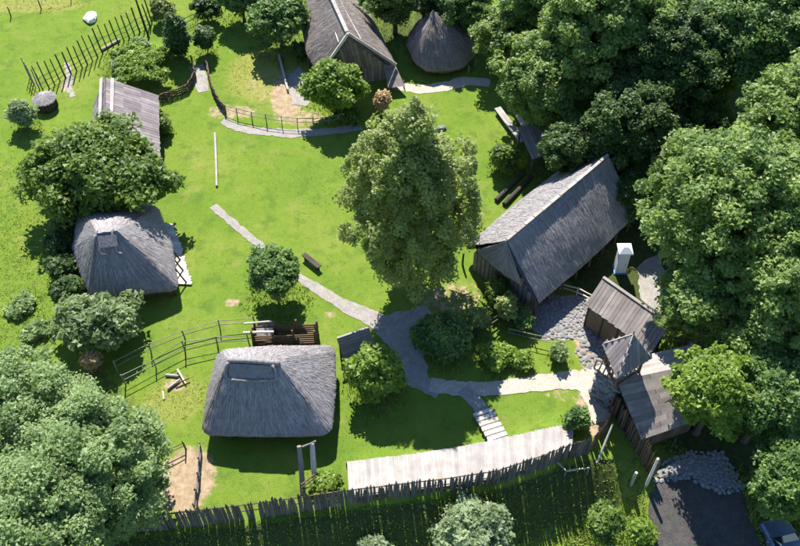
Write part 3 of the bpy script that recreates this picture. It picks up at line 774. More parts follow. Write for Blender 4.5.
def tower():
    eL, eF, eR, ap = P(604, 344, 5.0), P(618, 377, 5.0), P(651, 357, 5.0), P(631, 335, 6.6)
    cen = (eL+eR)/2; eB = cen-(eF-cen)*.55; ap = Vector((cen.x-.02, cen.y-.12, 6.75))
    base = Vector((cen.x, cen.y, 3.25))
    t = thing('watch_tower', base, 'small square watch tower with pointed board roof standing on the gatehouse deck', 'tower')
    cs = [eL, eF, eR, eB]
    for k in range(4):
        a, b_ = cs[k], cs[(k+1) % 4]; nrm = (b_-a).cross(ap-a).normalized()
        if nrm.z < 0: nrm = -nrm
        rf = mesh_from('roof', [a, b_, ap, a-nrm*.07, b_-nrm*.07, ap-nrm*.12], [(0, 1, 2), (3, 4, 5), (0, 1, 4, 3), (1, 2, 5, 4), (2, 0, 3, 5)], 'wood_dark', t)
        nS = 9
        for j in range(nS):
            f = (j+.5)/nS; p0 = a.lerp(b_, f)-(ap-a.lerp(b_, f))*.05; full = ap-p0; g = 1-abs(2*f-1)*.93
            drct = ((ap-(a+b_)/2)); p1 = p0+drct*min(1.0, g+.06)
            plank('roof_board', rf, p0+nrm*(.02+.015*random.random()), p1+nrm*.02, (b_-a).length/nS*.95, .03, 'wood_roof', up=nrm)
        pole('hip_pole', t, a+Vector((0, 0, .03)), ap+Vector((0, 0, .06)), .05, 'wood_pale')
    pin = [corner_in(p, cen, .35) for p in cs]
    for p in pin: pole('corner_post', t, (p.x, p.y, 3.25), (p.x, p.y, 5.15), .08, 'wood_brown')
    for a, b_ in zip(pin, pin[1:]+pin[:1]):
        for z in (.25, 1.0):
            pole('rail', t, (a.x, a.y, 3.25+z), (b_.x, b_.y, 3.25+z), .05, 'wood_brown')
        for j in range(5):
            p, q = a.lerp(b_, j/5), a.lerp(b_, (j+1)/5)
            if j % 2: p, q = q, p
            pole('brace', t, (p.x, p.y, 3.4), (q.x, q.y, 4.25), .035, 'wood_brown')
    pole('finial', t, ap-Vector((0, 0, .1)), ap+Vector((0, 0, .35)), .05, 'wood_grey')
tower()

# ------------------------------------------------------------------ palisades, walkway
def resample_len(pts, step):
    L = sum((b_-a).length for a, b_ in zip(pts[:-1], pts[1:])); return resample(pts, max(2, int(L/step)+1))
def palisade(pts, step, ztop, zbot_fn, label, r=(.065, .095), name='palisade', mat='wood_grey', group=None, rails=True, jit=.12):
    line = resample_len([Vector((p.x, p.y, 0)) for p in pts], step)
    t = thing(name, (line[0].x, line[0].y, H(line[0].x, line[0].y)), label, 'palisade', group)
    for k, p in enumerate(line):
        if random.random() < .07: continue
        x, y = p.x+random.uniform(-.035, .035), p.y+random.uniform(-.05, .05)
        zt = ztop+random.uniform(-jit, jit*1.3)
        pole('stake', t, (x, y, zbot_fn(x, y)-.1), (x+random.uniform(-.07, .07), y+random.uniform(-.07, .07), zt), random.uniform(*r), mat, 'stake')
    if rails:
        for z in (.45, .8):
            for a, b_ in zip(line[:-1:9], line[9::9]):
                off = Vector((0, .13, 0)); za, zb = zbot_fn(a.x, a.y), zbot_fn(b_.x, b_.y)
                pole('rail', t, (a.x, a.y+.13, za+(ztop-za)*z), (b_.x, b_.y+.13, zb+(ztop-zb)*z), .045, 'wood_brown')
    return t
def outer(x, y): return H(x, y-.6)
palisade(PALW, .145, 2.0, outer, 'long grey palisade of pointed stakes along the front, below the white walkway', r=(.07, .10), mat='wood_stake', jit=.16)
palisade([P(594, 437, 1.5), P(606, 424, 1.5), P(614, 408, 1.5)], .24, 1.5, lambda x, y: -.2, 'short palisade run between the front palisade and the gatehouse', mat='wood_brown', rails=False, group='gate palisades')
palisade([P(617, 392, 2.4), P(638, 425, 2.2), P(659, 462, 1.9)], .19, 2.1, lambda x, y: H(x, y), 'brown stake wall down the left side of the gatehouse', mat='wood_brown', rails=False, jit=.2, group='gate palisades')
pole_ = P(613, 425, 1.5)
tag(pole('leaning_pole', None, G(597, 463), P(613, 424, 1.75), .075, 'wood_pale'), 'pale pole leaning against the palisade end near the gatehouse', 'pole')

def walkway():
    back = [P(u, v, .62) for u, v in ((347, 462), (400, 456), (450, 449), (500, 439), (545, 429), (574, 423))]
    front = [Vector((p.x, p.y+.14, .62)) for p in PALW[3:9]]
    N = 62; B, Fr = resample(back, N), resample(front, N)
    t = thing('walkway', (B[0].x, B[0].y, .4), 'bleached white board walkway behind the front palisade', 'walkway')
    V = []; F = []
    for a, b_ in zip(B, Fr): V += [a-Vector((0, 0, .05)), b_-Vector((0, 0, .05)), a-Vector((0, 0, .35)), b_-Vector((0, 0, .35))]
    for k in range(N-1):
        i = 4*k; F += [(i, i+1, i+5, i+4), (i, i+4, i+6, i+2), (i+1, i+3, i+7, i+5)]
    F += [(0, 2, 3, 1)]
    mesh_from('frame', V, F, 'wood_brown', t)
    for k in range(N-1):
        a, b_ = (B[k]+B[k+1])/2, (Fr[k]+Fr[k+1])/2; dz = Vector((0, 0, random.uniform(-.008, .012)))
        plank('board', t, a+dz+(a-b_).normalized()*random.uniform(0, .05), b_+dz, (B[k+1]-B[k]).length*.965, .05, 'wood_bleached')
    for p in (B[0], Fr[0], Fr[15], Fr[30], Fr[45], B[15], B[31], B[46]): pole('post', t, (p.x, p.y, -.2), (p.x, p.y, .58), .07, 'wood_brown')
    BARE.append(('poly', np.array([(p.x, p.y) for p in B+Fr[::-1]]), 0))
walkway()
# steps from the path up to the walkway
def steps():
    p0, p1 = P(483, 413, .05), P(497, 437, .5)
    t = thing('steps', (p0.x, p0.y, 0), 'short flight of timber-edged steps from the path up to the walkway', 'steps')
    n_ = 6; ax = (p1-p0); ax.z = 0; ax.normalize(); sd = Vector((-ax.y, ax.x, 0))
    for k in range(n_):
        c_ = p0.lerp(p1, k/(n_-1)); z = .10+.085*k
        c_ = Vector((c_.x, c_.y, z)); o = plank('step', t, c_-sd*.62, c_+sd*.62, .24, .16, 'wood_pale')
        o2 = plank('tread', t, c_-sd*.56+ax*.2-Vector((0, 0, .03)), c_+sd*.56+ax*.2-Vector((0, 0, .03)), .22, .14, 'gravel_yard')
    BARE.append(('line', np.array([(p0.x, p0.y), (p1.x, p1.y)]), .6))
steps()
# trestle of poles outside the palisade
def trestle():
    a, b_, c_ = P(553, 458, .4), P(566, 471, .4), P(589, 468, .4)
    t = thing('pole_barrier', (b_.x, b_.y, -1), 'bent barrier of pale poles in the shaded ditch outside the palisade', 'barrier')
    pole('rail', t, a, b_, .06, 'wood_pale'); pole('rail', t, b_, c_, .06, 'wood_pale')
    for p in (b_, c_, a): pole('post', t, (p.x, p.y, H(p.x, p.y)-.1), p+Vector((0, 0, .1)), .06, 'wood_grey')
trestle()

# ------------------------------------------------------------------ fences
def post_fence(name, pts, label, step, h_, rails, mat='wood_grey', r=.05, rr=.035, lean=(0, 0), group=None, jit=.1, wire=False):
    W = [G(u, v) for u, v in pts]; line = resample_len(W, step)
    t = thing(name, line[0], label, 'fence', group)
    tops = []
    for p in line:
        hh = h_*random.uniform(1-jit, 1+jit); z = H(p.x, p.y)
        q = Vector((p.x+lean[0]*hh+random.uniform(-.06, .06), p.y+lean[1]*hh+random.uniform(-.06, .06), z+hh)); tops.append((Vector((p.x, p.y, z)), q))
        pole('post', t, (p.x, p.y, z-.1), q, r*random.uniform(.8, 1.2), mat)
    for f in rails:
        for (a, b_), (c_, d_) in zip(tops[:-1], tops[1:]):
            pole('wire' if wire else 'rail', t, a.lerp(b_, f+random.uniform(-.03, .03)), c_.lerp(d_, f+random.uniform(-.03, .03)), rr*random.uniform(.8, 1.2), 'netting' if wire else mat)
    return t
post_fence('picket_fence', [(44, 92), (62, 80), (82, 68), (104, 53), (126, 40), (150, 26), (152, 22)], 'tall dark picket fence of leaning poles round the upper left corner plot', .55, 2.4, (.12, .3, .5), 'wood_dark', r=.065, rr=.025, lean=(-.10, .03))
post_fence('picket_fence', [(44, 92), (36, 88), (30, 78)], 'short broken run of grey poles at the left end of the picket fence', .45, 2.1, (.3, .7), 'wood_grey', r=.05, rr=.03, lean=(-.06, .05))
pg = P(140, 12); tag(pole('gate_pole', None, G(149, 38), P(135, -2, 3.6), .09, 'wood_dark'), 'tall dark pole standing at the right end of the picket fence', 'pole')
post_fence('field_fence', [(-20, 24), (10, 17), (40, 9), (72, 1), (100, -7)], 'low wire fence along the far edge of the upper left meadow', 2.6, 1.0, (.5, .9), 'wood_dark', r=.05, rr=.012, wire=True)
post_fence('rail_fence', [(225, 113), (240, 119), (256, 122), (272, 125), (292, 128), (318, 127), (345, 124)], 'thin post-and-rail fence above the pale curved footpath', 1.15, 1.05, (.55, .92), 'wood_grey', r=.045, rr=.03)
post_fence('plot_fence', [(126, 385), (150, 372), (186, 352), (215, 347), (250, 346)], 'lower of two rail fences leading from the pale bush to the pen', 1.9, 1.25, (.45, .9), 'wood_grey', r=.05, rr=.03, group='rail fences by the front house')
post_fence('plot_fence', [(118, 372), (150, 355), (188, 338), (222, 330), (256, 327)], 'upper of two rail fences leading from the pale bush to the pen', 1.9, 1.15, (.5, .92), 'wood_grey', r=.045, rr=.03, group='rail fences by the front house')
post_fence('plot_fence', [(201, 450), (199, 478), (196, 510)], 'crooked fence between the bare earth plot and the front house lawn', .8, .95, (.4, .85), 'wood_grey', r=.055, rr=.045)
post_fence('plot_fence', [(160, 462), (172, 456), (186, 449)], 'two-rail fence at the top of the bare earth plot', 1.6, 1.1, (.4, .75), 'wood_brown', r=.05, rr=.04)
post_fence('plot_fence', [(72, 380), (88, 372), (104, 378)], 'short rail fence by the tan dead shrub', 1.3, 1.1, (.4, .8), 'wood_brown', r=.05, rr=.04)
post_fence('railing', [(476, 338), (494, 326), (516, 312)], 'dark wooden railing climbing towards the long house door', 1.0, 1.0, (.5, .95), 'wood_dark', r=.06, rr=.06)
post_fence('railing', [(508, 336), (530, 342), (562, 350)], 'thin grey railing below the cobbles', 1.4, .9, (.5, .95), 'wood_grey', r=.045, rr=.035)
post_fence('plot_fence', [(222, 12), (200, 20), (186, 28)], 'far rail fence at the top edge between shrubs', 1.8, 1.0, (.5, .9), 'wood_dark', r=.05, rr=.04)
post_fence('railing', [(560, 290), (578, 296), (592, 303)], 'pale railing between the long house and the plank shed', 1.0, .8, (.4, .9), 'wood_pale', r=.05, rr=.05)
def wattle(pts, label, h_=.75):
    W = [G(u, v) for u, v in pts]; line = resample_len(W, .42)
    t = thing('wattle_fence', line[0], label, 'fence', 'wattle fences')
    for p in line: pole('stake', t, p-Vector((0, 0, .1)), p+Vector((random.uniform(-.04, .04), 0, h_+random.uniform(0, .2))), .04, 'wood_brown', 'stake')
    for k in range(7):
        z = .06+k*h_/7
        pts_ = []
        for j, p in enumerate(line):
            tn = (line[min(j+1, len(line)-1)]-line[max(j-1, 0)]).normalized(); s = Vector((-tn.y, tn.x, 0)); pts_.append(p+s*(.055 if (j+k) % 2 else -.055)+Vector((0, 0, z+random.uniform(-.02, .02))))
        roll('woven_rod', t, resample(pts_, len(pts_)*2), .05, 'wood_brown', seg=5)
wattle([(207, 62), (209, 76), (213, 92), (220, 106), (226, 113)], 'dark woven fence curving down the left side of the dry plot')
wattle([(192, 62), (196, 78), (188, 92), (172, 98), (160, 102)], 'dark woven fence between the plank house and the upright dark shrub')

# ------------------------------------------------------------------ small things on the site
def boards(name, pts, w, t_, mat, label, cat, z=.1):
    a, b_ = G(*pts[0]), G(*pts[1]); a.z += z; b_.z += z
    o = plank(name, None, a, b_, w, t_, mat); return tag(o, label, cat)
def log(name, u0, v0, u1, v1, r, mat, label, cat='log', group=None, z=0):
    a, b_ = G(u0, v0), G(u1, v1); a.z += r*.8+z; b_.z += r*.8+z
    o = pole(name, None, a, b_, r, mat); return tag(o, label, cat, group)
log('pale_log', 215, 134, 217, 187, .11, 'wood_bleached', 'long white log lying on the lawn right of the plank house')
boards('kerb_board', [(279, 57), (288, 92)], .16, .35, 'wood_bleached', 'white board edging along the dry plot beside the terrace', 'board', .15)
rock('boulder', None, G(90, 19, .18), (.78, .66, .42), 'stone_white', 'white boulder lying in the upper left meadow', 'boulder')
rock('boulder', None, G(441, 130, .1), (.42, .32, .28), 'stone', 'small grey boulder on the lawn left of the white bench', 'boulder')
rock('boulder', None, G(139, 78, .1), (.55, .4, .35), 'stone_white', 'pale boulder on the grassy mound behind the plank house', 'boulder')
rock('boulder', None, G(132, 53, .05), (.35, .3, .25), 'stone_white', 'small pale stone high on the grassy mound', 'boulder')
log('fence_log', 102, 51, 120, 41, .14, 'wood_grey', 'grey log lying at the foot of the picket fence')
# bench beside the path
def bench():
    a, b_ = G(304, 258), G(320, 271); t = thing('log_bench', a, 'dark log bench beside the footpath across the lawn', 'bench')
    up = Vector((0, 0, .42)); plank('seat', t, a+up, b_+up, .36, .1, 'wood_dark')
    for f in (.12, .88):
        p = a.lerp(b_, f); pole('leg', t, p-Vector((0, 0, .05)), p+Vector((0, 0, .38)), .12, 'wood_dark')
bench()
# small round store with a flat thatched lid
def round_store():
    c0 = P(44, 98, .9); c0.z = 0
    t = thing('round_store', c0, 'low round store with a pale flat lid, left of the picket fence path', 'hut')
    ring = [Vector((c0.x+.95*math.cos(math.tau*k/24), c0.y+.95*math.sin(math.tau*k/24), .85)) for k in range(25)]; ap = c0+Vector((0, 0, 1.2))
    thatch(t, [(ring[:13], [ap, ap]), (ring[12:], [ap, ap])], bulge=.04, amp=.04, thick=.16, name='lid')
    prism('wall', [(c0.x+.78*math.cos(math.tau*k/18), c0.y+.78*math.sin(math.tau*k/18)) for k in range(18)], -.05, .8, 'wood_brown', t)
    for k in range(18):
        a = math.tau*k/18; q = (c0.x+.8*math.cos(a), c0.y+.8*math.sin(a)); pole('stave', t, (*q, 0), (*q, .8), .09, 'wood_dark')
round_store()
# notice shelter
def shelter():
    c = [P(337, 339, 2.2), P(369, 328, 2.2), P(375, 347, .75), P(345, 364, .75)]
    c[2] = c[1]+(c[3]-c[0])
    cen = sum(c, Vector())/4
    t = thing('shelter', (cen.x, cen.y, 0), 'little lean-to shelter with a slate-blue roof beside the yard', 'shelter')
    nrm = (c[1]-c[0]).cross(c[3]-c[0]).normalized(); nrm = nrm if nrm.z > 0 else -nrm
    rf = mesh_from('roof', c+[p-nrm*.06 for p in c], [(0, 1, 2, 3), (4, 5, 6, 7), (0, 1, 5, 4), (1, 2, 6, 5), (2, 3, 7, 6), (3, 0, 4, 7)], 'wood_dark', t)
    for k in range(8):
        f = (k+.5)/8; l0 = nrm*(.03+.012*random.random()); plank('roof_board', rf, c[0].lerp(c[3], f)+l0, c[1].lerp(c[2], f)+l0, (c[3]-c[0]).length/8*.95, .03, 'wood_grey', up=nrm)
    plank('roof_edge', t, c[0]+Vector((0, .03, .06)), c[1]+Vector((0, .03, .06)), .12, .06, 'wood_bleached')
    for p in c:
        q = corner_in(p, cen, .15); pole('post', t, (q.x, q.y, -.05), (q.x, q.y, p.z-.08), .06, 'wood_brown')
    prism('back_panel', [(p.x, p.y) for p in (corner_in(c[0], cen, .2), corner_in(c[1], cen, .2), corner_in(c[1], cen, .28), corner_in(c[0], cen, .28))], .1, 1.5, 'wood_brown', t)
shelter()
# wooden pen behind the front house
def pen():
    c = [G(254, 346), G(316, 344), G(318, 334), G(256, 336)]
    t = thing('wooden_pen', (c[0]+c[2])/2, 'dark wooden pen of boards and crooked posts just behind the front house', 'pen')
    for a, b_ in zip(c, c[1:]+c[:1]):
        n_ = max(2, int((b_-a).length/1.2))
        for k in range(n_):
            p = a.lerp(b_, k/n_); pole('post', t, p-Vector((0, 0, .1)), p+Vector((random.uniform(-.08, .08), 0, 1.45+random.uniform(-.1, .3))), .085, 'wood_brown')
        for k in range(5):
            z = Vector((0, 0, .12+k*.22)); plank('board', t, a+z, b_+z, .05, .13, 'wood_brown')
    q = G(263, 340); pole('cross_beam', t, c[0]+Vector((-.5, 0, 1.45)), c[0].lerp(c[1], .36)+Vector((0, 0, 1.5)), .09, 'wood_pale')
    pole('cross_beam', t, c[3]+Vector((-.6, 0, 1.35)), c[3].lerp(c[2], .3)+Vector((0, 0, 1.55)), .07, 'wood_pale')
    mesh_from('ramp', [c[0]+Vector((.15, .1, .5)), c[0].lerp(c[1], .3)+Vector((0, .1, .5)), c[3].lerp(c[2], .3)+Vector((0, -.1, 1.0)), c[3]+Vector((.15, -.1, 1.0))], [(0, 1, 2, 3)], 'wood_pale', t)
pen()
# two standing posts with a lintel in front of the front house
def post_gate():
    a, b_ = G(303, 494), G(316, 484); t = thing('post_gate', a, 'rustic gateway of two tall grey posts at the corner of the front house', 'gate')
    pole('post', t, a, P(299, 446, 2.5), .17, 'wood_grey'); pole('post', t, b_, P(312, 443, 2.1), .17, 'wood_pale')
    pole('lintel', t, P(302, 447, 2.15), P(316, 441, 2.15), .07, 'wood_grey')
    for z in (.4, .8, 1.2): pole('rung', t, a+Vector((0, 0, z)), b_+Vector((0, 0, z)), .05, 'wood_brown')
post_gate()
# log pile of scrap wood
for k, (u0, v0, u1, v1, r, mt) in enumerate(((166, 376, 179, 377, .11, 'wood_bleached'), (168, 390, 180, 381, .10, 'wood_bleached'), (178, 371, 186, 385, .07, 'wood_pale'), (176, 386, 190, 380, .06, 'wood_brown'), (163, 392, 164, 400, .07, 'wood_pale'))):
    log('scrap_log', u0, v0, u1, v1, r, mt, ['thick white log on top left of the scrap heap on the lawn', 'white log slanting from the scrap heap towards the bare plot', 'pale log lying across the right of the scrap heap', 'thin brown log at the right of the scrap heap', 'short pale log lying alone just below the scrap heap'][k], 'log', 'logs of the scrap heap left of the front house', z=.06*k if k < 4 else 0)
# timber by the long house
for k, (du, dv) in enumerate(((0, 0), (8, 4))):
    log('dark_beam', 496+du, 202+dv, 524+du, 174+dv, .2, 'wood_dark', ['dark beam lying furthest out on the lawn beside the long house', 'dark beam lying close along the sunlit eave of the long house'][k], 'beam', 'beams beside the long house')
def white_bench():
    a, b_ = G(497, 112), G(522, 146); t = thing('plank_bench', a, 'long white plank bench at the lawn edge under the trees', 'bench')
    up = Vector((0, 0, .45)); sd = Vector((.26, .12, 0))
    for s in (-.5, .5): plank('seat_board', t, a+up+sd*s, b_+up+sd*s, .27, .07, 'wood_bleached')
    for f in (.08, .5, .92):
        p = a.lerp(b_, f)+Vector((0, 0, .42)); plank('leg', t, p, p-Vector((0, 0, .45)), .45, .12, 'wood_grey', up=(b_-a))
    a, b_ = G(510, 106), G(524, 130); t = thing('plank_bench', a, 'shorter tan plank bench behind the white one', 'bench')
    plank('seat_board', t, a+up*.8, b_+up*.8, .4, .07, 'wood_pale')
    for f in (.1, .9):
        p = a.lerp(b_, f)+Vector((0, 0, .33)); plank('leg', t, p, p-Vector((0, 0, .38)), .35, .1, 'wood_grey', up=(b_-a))
white_bench()
def lean_to():
    c = [P(518, 128, 2.3), P(545, 118, 2.3), P(560, 150, 1.7), P(532, 160, 1.7)]; cen = sum(c, Vector())/4
    t = thing('lean_to', (cen.x, cen.y, 0), 'shaded lean-to with a blue-grey board roof under the trees behind the white bench', 'shed')
    nrm = Vector((0, -.2, 1)).normalized()
    rf = mesh_from('roof', c+[p-Vector((0, 0, .08)) for p in c], [(0, 1, 2, 3), (4, 5, 6, 7), (0, 1, 5, 4), (1, 2, 6, 5), (2, 3, 7, 6), (3, 0, 4, 7)], 'wood_dark', t)
    for k in range(9):
        f = (k+.5)/9; plank('roof_board', rf, c[0].lerp(c[1], f)+nrm*.04, c[3].lerp(c[2], f)+nrm*.04, .24, .03, 'wood_grey', up=nrm)
    for p in c:
        q = corner_in(p, cen, .2); pole('post', t, (q.x, q.y, 0), (q.x, q.y, p.z-.08), .08, 'wood_brown')
lean_to()
def booth():
    p = G(619, 270); t = thing('booth', p, 'narrow pale blue-white booth with a pointed cap in the dark yard', 'booth')
    s = .36; x, y = p.x, p.y
    prism('body', [(x-s, y-s), (x+s, y-s), (x+s, y+s), (x-s, y+s)], p.z+.12, p.z+2.15, 'booth_white', t)
    prism('base', [(x-s-.06, y-s-.06), (x+s+.06, y-s-.06), (x+s+.06, y+s+.06), (x-s-.06, y+s+.06)], p.z-.02, p.z+.12, 'booth_blue', t)
    e = s+.12; z = p.z+2.15
    V = [(x-e, y-e, z), (x+e, y-e, z), (x+e, y+e, z), (x-e, y+e, z), (x-e, y-e, z+.1), (x+e, y-e, z+.1), (x+e, y+e, z+.1), (x-e, y+e, z+.1), (x-.15, y-.15, z+.42), (x+.15, y-.15, z+.42), (x+.15, y+.15, z+.42), (x-.15, y+.15, z+.42)]
    F = [(0, 1, 2, 3)[::-1]]+[(k, (k+1) % 4, 4+(k+1) % 4, 4+k) for k in range(4)]+[(4+k, 4+(k+1) % 4, 8+(k+1) % 4, 8+k) for k in range(4)]+[(8, 9, 10, 11)]
    mesh_from('cap', V, F, 'booth_white', t)
    dr = mesh_from('door', [(x-.27, y-s-.02, p.z+.18), (x+.27, y-s-.02, p.z+.18), (x+.27, y-s-.02, p.z+1.75), (x-.27, y-s-.02, p.z+1.75), (x-.27, y-s, p.z+.18), (x+.27, y-s, p.z+.18), (x+.27, y-s, p.z+1.75), (x-.27, y-s, p.z+1.75)], [(0, 1, 2, 3), (0, 1, 5, 4), (1, 2, 6, 5), (2, 3, 7, 6), (3, 0, 4, 7)], 'booth_white', t)
    plank('handle', dr, (x+.2, y-s-.04, p.z+.95), (x+.2, y-s-.04, p.z+1.12), .04, .03, 'booth_blue', up=(0, -1, 0))
booth()

# ------------------------------------------------------------------ car
def car():
    c0 = P(789, 556); c0.z = H(c0.x, c0.y)+.02
    ang = math.atan2(P(751, 508).y-P(776, 560).y, P(751, 508).x-P(776, 560).x)     # its nose points up the picture
    t = thing('parked_car', c0, 'silver-blue car parked under the trees at the bottom right corner', 'car')
    fx, sx = Vector((math.cos(ang), math.sin(ang), 0)), Vector((-math.sin(ang), math.cos(ang), 0))
    def q(a, s, z): return c0+fx*a+sx*s+Vector((0, 0, z))
    prof = [(2.05, .45, .60), (2.1, .62, .72), (1.95, .74, .80), (1.1, .93, .84), (.95, .95, .85), (-1.5, .97, .85), (-2.0, .92, .80), (-2.1, .6, .76), (-2.08, .35, .74)]
    V, F = [], []
    for a, z, w in prof:
        for s in (-1, -.86, 0, .86, 1):
            zz = z+(.04 if abs(s) < .9 else 0)+(.02 if s == 0 else 0); V.append(q(a, s*w, zz if abs(s) < 1 else zz-.04))
    for k in range(len(prof)-1):
        for j in range(4): F.append((k*5+j, k*5+j+1, k*5+6+j, k*5+5+j))
    nb = len(V)
    for a, z, w in prof: V.append(q(a, -w*1.02, min(z, .6)-.15)); V.append(q(a, w*1.02, min(z, .6)-.15)); V.append(q(a, -w*.96, .22)); V.append(q(a, w*.96, .22))
    for k in range(len(prof)-1):
        i, j = nb+4*k, nb+4*k+4
        F += [(k*5, k*5+5, j, i), (i, j, j+2, i+2), (k*5+4, i+1, j+1, k*5+9), (i+1, i+3, j+3, j+1), (i+2, j+2, j+3, i+3)]
    F += [(nb+2, nb+3, nb+1, 4, 3, 2, 1, 0, nb)]
    mesh_from('body', V, F, 'car_paint', t)
    cab = [(1.05, .95, .74), (.35, 1.42, .60), (-1.1, 1.44, .60), (-1.85, .98, .72)]
    V = []
    for a, z, w in cab: V += [q(a, -w, z), q(a, w, z)]
    V += [q(1.0, -.76, .93), q(1.0, .76, .93), q(-1.8, -.74, .93), q(-1.8, .74, .93)]
    mesh_from('windscreen', [V[0], V[1], V[3], V[2]], [(0, 1, 2, 3)], 'car_glass', t)
    mesh_from('rear_window', [V[4], V[5], V[7], V[6]], [(0, 1, 2, 3)], 'car_glass', t)
    for s in (0, 1): mesh_from('side_window', [V[0+s], V[2+s], V[4+s], V[6+s]], [(0, 1, 2, 3)], 'car_glass', t)
    mesh_from('car_roof', [q(.45, -.62, 1.42), q(.45, .62, 1.42), q(-.35, .63, 1.49), q(-1.15, .62, 1.45), q(-1.15, -.62, 1.45), q(-.35, -.63, 1.49)], [(0, 1, 2, 5), (5, 2, 3, 4)], 'car_paint', t)
    for s in (-1, 1):
        roll('window_pillar', t, [q(1.08, s*.75, .94), q(.4, s*.62, 1.43), q(-1.1, s*.62, 1.45), q(-1.88, s*.72, .98)], .04, 'chrome', 6, 0)
        roll('door_pillar', t, [q(-.35, s*.78, .94), q(-.38, s*.62, 1.45)], .035, 'car_paint', 6, 0)
        rock('mirror', t, q(.85, s*.98, 1.0), (.09, .13, .08), 'car_paint'); mesh_from('headlight', [q(2.09, s*.42, .6), q(2.02, s*.72, .62), q(1.95, s*.72, .74), q(2.06, s*.42, .73)], [(0, 1, 2, 3)], 'headlight_glass', t)
        for a in (1.3, -1.3):
            w = link('wheel', bpy.data.meshes.new('wheel'), None, t); w.location = q(a, s*.76, .32)-c0
            bm = bmesh.new(); bmesh.ops.create_cone(bm, cap_ends=True, segments=20, radius1=.32, radius2=.32, depth=.2, matrix=Matrix.Rotation(ang, 4, 'Z') @ Matrix.Rotation(math.pi/2, 4, 'X')); bm.to_mesh(w.data); bm.free(); w.data.materials.append(MATS['rubber'])
            rm = link('rim', bpy.data.meshes.new('rim'), None, w); rm.location = sx*s*.06
            bm = bmesh.new(); bmesh.ops.create_cone(bm, cap_ends=True, segments=14, radius1=.2, radius2=.2, depth=.1, matrix=Matrix.Rotation(ang, 4, 'Z') @ Matrix.Rotation(math.pi/2, 4, 'X')); bm.to_mesh(rm.data); bm.free(); rm.data.materials.append(MATS['chrome'])
car()

# ------------------------------------------------------------------ trees and shrubs
def crown(name, parent, c, rx, ry, rz, kind, leaf, nclump, per, cr, seed, hollow=.45, top=1.0, drop=0.0, tint_spread=.35, flat=.75, lobes=12, lobe=.42):
    rs = np.random.RandomState(seed)
    n_ = nclump
    dirs = rs.normal(size=(n_, 3)); dirs /= np.linalg.norm(dirs, axis=1)[:, None]
    lob = rs.normal(size=(lobes, 3)); lob /= np.linalg.norm(lob, axis=1)[:, None]
    lob[:, 2] *= .8; bumpf = 1.06-lobe+lobe*np.max(np.clip(dirs@lob.T, 0, 1)**9, axis=1)
    bumpf *= 0.9+.2*rs.rand(n_)
    rad = (hollow**3+(1-hollow**3)*rs.rand(n_))**(1/3)
    zz = dirs[:, 2]; taper = 1-(1-top)*np.clip(zz, 0, 1)
    sc = np.stack([rx*taper, ry*taper, np.full(n_, rz)], 1)
    cc = dirs*sc*(rad*bumpf)[:, None]
    cc[:, 2] = np.maximum(cc[:, 2], -rz*.92)
    tc = rs.rand(n_)
    crs = cr*rs.uniform(.5, 1.5, n_)
    out_ = (rs.rand(n_) < .12) & (rad < .92); cc[out_] *= rs.uniform(1.0, 1.1, out_.sum())[:, None]; crs[out_] *= .75
    idx = np.repeat(np.arange(n_), per); N = len(idx)
    d_ = rs.normal(size=(N, 3)); d_[:, 2] += .25; d_ /= np.linalg.norm(d_, axis=1)[:, None]
    r_ = crs[idx]*rs.uniform(.35, 1.08, N)
    pos_ = cc[idx]+d_*r_[:, None]*np.array([1, 1, flat])
    if drop: pos_[:, 2] -= drop*rs.rand(N)**2*np.linalg.norm(cc[idx][:, :2], axis=1)/max(rx, ry)
    outw = cc[idx]/(np.linalg.norm(cc[idx], axis=1)[:, None]+1e-6)
    nr = d_*.45+outw*.2+np.array([0, 0, .95])+rs.normal(size=(N, 3))*.55
    nr /= np.linalg.norm(nr, axis=1)[:, None]
    rv = rs.normal(size=(N, 3)); ta = np.cross(nr, rv); ta /= np.linalg.norm(ta, axis=1)[:, None]; tb = np.cross(nr, ta)
    L = leaf*rs.uniform(.65, 1.35, N)[:, None]; Wd = L*.36
    p = pos_+np.array(c)
    q = np.stack([p-ta*L*.42-tb*Wd*1.1, p-ta*L*.42+tb*Wd*1.1, p+ta*L*.6-nr*L*.1], 1)
    keep = q[:, :, 2].min(1) > height(q[:, 0, 0], q[:, 0, 1])+.03
    q = q[keep]
    tint = np.clip(.5+(tc[idx][keep]-.5)*2*tint_spread+rs.normal(size=keep.sum())*.2, 0, 1)
    b_ = wloc(parent)
    return quick_mesh(name, q, 3, 'leaf_'+kind, tint, parent, origin=b_), cc+np.array(c)
